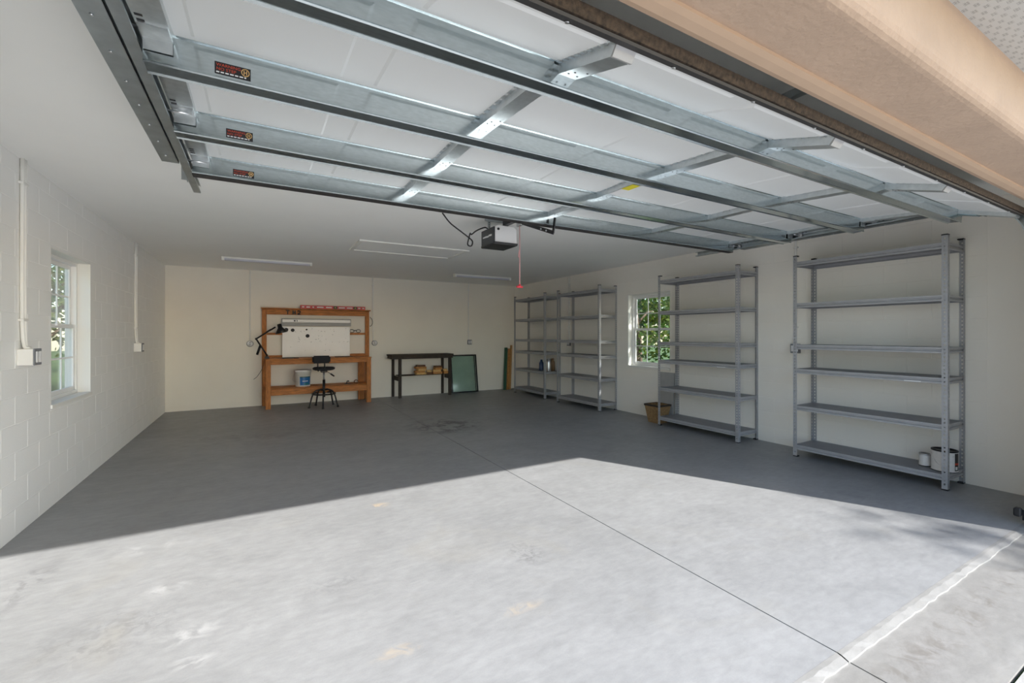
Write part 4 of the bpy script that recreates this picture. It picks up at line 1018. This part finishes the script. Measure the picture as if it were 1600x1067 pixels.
# ------------------------------------------------------------------ surface-mounted outlets and conduits
def outlet(wall, u, zb, label, style, conduits=(0.0,), zt=ZC):
    """wall: 'l', 'r', 'b'; u = position along the wall, zb = centre height"""
    def pt(a, d, z):
        return (XL + d, a, z) if wall == 'l' else (XR - d, a, z) if wall == 'r' else (a, YB - d, z)
    def box_(mb, a0, a1, d0, d1, z0, z1):
        p, q = pt(a0, d0, z0), pt(a1, d1, z1); lo = [min(i, j) for i, j in zip(p, q)]; hi = [max(i, j) for i, j in zip(p, q)]
        mb.box(lo[0], hi[0], lo[1], hi[1], lo[2], hi[2])
    r = thing('wall_outlet', pt(u, 0, zb - 0.06), label, 'outlet', 'outlets with conduits on the garage walls')
    if style == 'round':
        mt = ROT
        MB().use('outlet_grey').lathe([(0.062, 0.0), (0.062, 0.03), (0.05, 0.034), (0.0, 0.034)], pt(u, 0, zb), 22, mt).build('back_box', None, r)
        MB().use('outlet_white').lathe([(0.054, 0.034), (0.054, 0.040), (0.0, 0.041)], pt(u, 0, zb), 22, mt).build('face', None, r)
        s_ = MB().use('outlet_grey')
        for dz in (-0.018, 0.018): box_(s_, u - 0.010, u + 0.010, 0.0405, 0.0425, zb + dz - 0.010, zb + dz + 0.010)
        s_.build('socket', None, r)
    elif style == 'big':
        m_ = MB().use('trim_white'); box_(m_, u - 0.06, u + 0.06, 0.0, 0.085, zb - 0.06, zb + 0.06); m_.build('back_box', None, r, 0.004)
        m_ = MB().use('outlet_grey'); box_(m_, u - 0.062, u + 0.062, 0.085, 0.094, zb - 0.062, zb + 0.062); m_.build('cover_plate', None, r, 0.003)
        for k in (-1, 1):
            m_ = MB().use('outlet_white'); box_(m_, u + k * 0.028 - 0.019, u + k * 0.028 + 0.019, 0.094, 0.100, zb - 0.042, zb + 0.042); m_.build('socket', None, r, 0.003)
    else:
        m_ = MB().use('outlet_grey'); box_(m_, u - 0.055, u + 0.055, 0.0, 0.045, zb - 0.06, zb + 0.06); m_.build('back_box', None, r, 0.005)
        for k in (-1, 1):
            m_ = MB().use('outlet_white'); box_(m_, u + k * 0.026 - 0.017, u + k * 0.026 + 0.017, 0.045, 0.050, zb - 0.038, zb + 0.038); m_.build('socket', None, r, 0.003)
    top_ = zb + 0.055
    for c in conduits:
        off = c * 0.35
        rr = 0.0125
        MB().use('trim_white').tube(spline([pt(u + off, 0.05 if style == 'big' else 0.02, top_), pt(u + c, 0.016, top_ + 0.16), pt(u + c, 0.016, zt)][:3], 6), rr, 10).build('conduit', None, r)
        for z in (top_ + 0.22, zt - 0.18):
            m_ = MB().use('trim_white'); box_(m_, u + c - 0.026, u + c + 0.026, 0.0, 0.031, z - 0.009, z + 0.009); m_.build('strap', None, r, 0.003)
outlet('l', 4.67, 1.30, 'white outlet box with double conduit left of the left window', 'big', (-0.018, 0.022))
outlet('l', 8.15, 1.28, 'white outlet box with twin conduit between left window and back wall', 'big', (-0.035, 0.03))
outlet('b', -0.165, 1.275, 'round white outlet on the back wall left of the workbench', 'round')
outlet('b', 2.31, 1.265, 'round white outlet on the back wall right of the workbench', 'round', (-0.04,))
outlet('b', 4.70, 1.265, 'grey double outlet on the back wall above the leaning glass', 'grey', (-0.03,))
outlet('r', 8.03, 1.27, 'outlet with conduit on the right wall behind the two far racks', 'grey', (-0.02, 0.02))
outlet('r', 3.19, 1.285, 'grey outlet on the right wall at the left post of the nearest rack', 'grey', (0.0,))

# ------------------------------------------------------------------ trees outside
def tree(loc, h, rad, seed, label, leafm, nleaf=2600, lsize=0.16, trunk=0.13, squash=0.75, lo=0.25, nclump=16):
    rnd = random.Random(seed)
    r = thing('tree', loc, label, 'tree', 'trees around the garage')
    L = Vector(loc)
    tk = MB().use('bark')
    pts = [L + Vector((rnd.uniform(-1, 1) * 0.10 * k, rnd.uniform(-1, 1) * 0.10 * k, h * k / 5)) for k in range(6)]
    tk.tube(pts, [trunk * (1 - 0.15 * k) for k in range(6)], 8)
    clumps = []
    for q in range(nclump):
        a = rnd.uniform(0, 2 * pi); zz = rnd.uniform(lo, 1.05) * h; rr = rad * rnd.uniform(0.25, 0.95) * (1.15 - 0.5 * abs(zz / h - 0.6))
        c = L + Vector((rr * cos(a), rr * sin(a), zz)); clumps.append((c, rad * rnd.uniform(0.28, 0.5)))
        s = L + Vector((0, 0, zz * 0.75)); md = (s + c) / 2 + Vector((0, 0, 0.1 * rad))
        tk.tube([s, md, c], [trunk * 0.35, trunk * 0.22, trunk * 0.06], 5)
    tk.build('trunk', None, r)
    lf = MB(); vs = []; fs = []; ms = []
    lf.use(leafm[0])
    for m_ in leafm: lf.use(m_)
    for q in range(nleaf):
        c, cr = rnd.choice(clumps)
        d = Vector((rnd.gauss(0, 1), rnd.gauss(0, 1), rnd.gauss(0, 1) * squash)); d = d.normalized() * cr * rnd.uniform(0.5, 1.0)
        p = c + d; a = Vector((rnd.uniform(-1, 1), rnd.uniform(-1, 1), rnd.uniform(-0.6, 0.6))).normalized(); b = a.orthogonal().normalized()
        b = Matrix.Rotation(rnd.uniform(0, 6.28), 3, a) @ b; s = lsize * rnd.uniform(0.6, 1.2)
        lf.cur = rnd.randrange(len(leafm))
        lf.add([p - a * s * 0.5, p + b * s * 0.28, p + a * s * 0.5, p - b * s * 0.28], [(0, 1, 2, 3)])
    # leaves need no normal clean-up: build straight from data
    me = bpy.data.meshes.new('foliage'); me.from_pydata([tuple(p - L) for p in lf.v], [], lf.f)
    for m_ in lf.mats: me.materials.append(M[m_])
    me.polygons.foreach_set('material_index', lf.m); me.update()
    o = bpy.data.objects.new('foliage', me); COL.objects.link(o); o.parent = r
    return r
G3 = ('leaf_a', 'leaf_b', 'leaf_c')
tree((9.6, 9.6, -0.05), 5.2, 1.6, 1, 'bright leafy tree outside the right window, nearest its left edge', G3, 7500, 0.16)
tree((12.3, 10.4, -0.05), 6.5, 2.0, 2, 'tall leafy tree filling the middle of the right window view', G3, 7000, 0.20)
tree((13.8, 13.6, -0.05), 8.0, 2.8, 3, 'dark tree far behind the others beyond the right window', ('leaf_b', 'leaf_a'), 4200, 0.26, 0.2)
tree((11.1, 7.4, -0.05), 3.2, 1.4, 4, 'low leafy bush outside the right window, nearest its right edge', ('leaf_b', 'leaf_a', 'leaf_b'), 3600, 0.14, 0.06, 0.8, 0.1)
tree((9.9, 12.6, -0.05), 3.0, 1.5, 8, 'low dark bush under the trees beyond the right window', ('leaf_b', 'leaf_b', 'leaf_a'), 3000, 0.15, 0.06, 0.8, 0.1)
tree((-4.2, 13.5, -0.05), 5.5, 1.9, 5, 'green tree glimpsed through the left window', G3, 3600, 0.18)
tree((-7.2, 19.0, -0.05), 7.5, 2.6, 6, 'taller tree further back outside the left window', ('leaf_b', 'leaf_a'), 3600, 0.24, 0.2)
tree((8.45, 0.9, -0.05), 6.4, 1.5, 9, 'unseen leafy tree added by the right front corner to block window sun', G3, 9000, 0.24, 0.12, 0.8, 0.40, 34)  # unseen, added to keep sun through the right window off the racks
tree((10.75, -11.0, -0.05), 8.6, 1.25, 12, 'thin open tree by the driveway, its shade dappling the threshold', G3, 300, 0.20, 0.06, 0.8, 0.80)
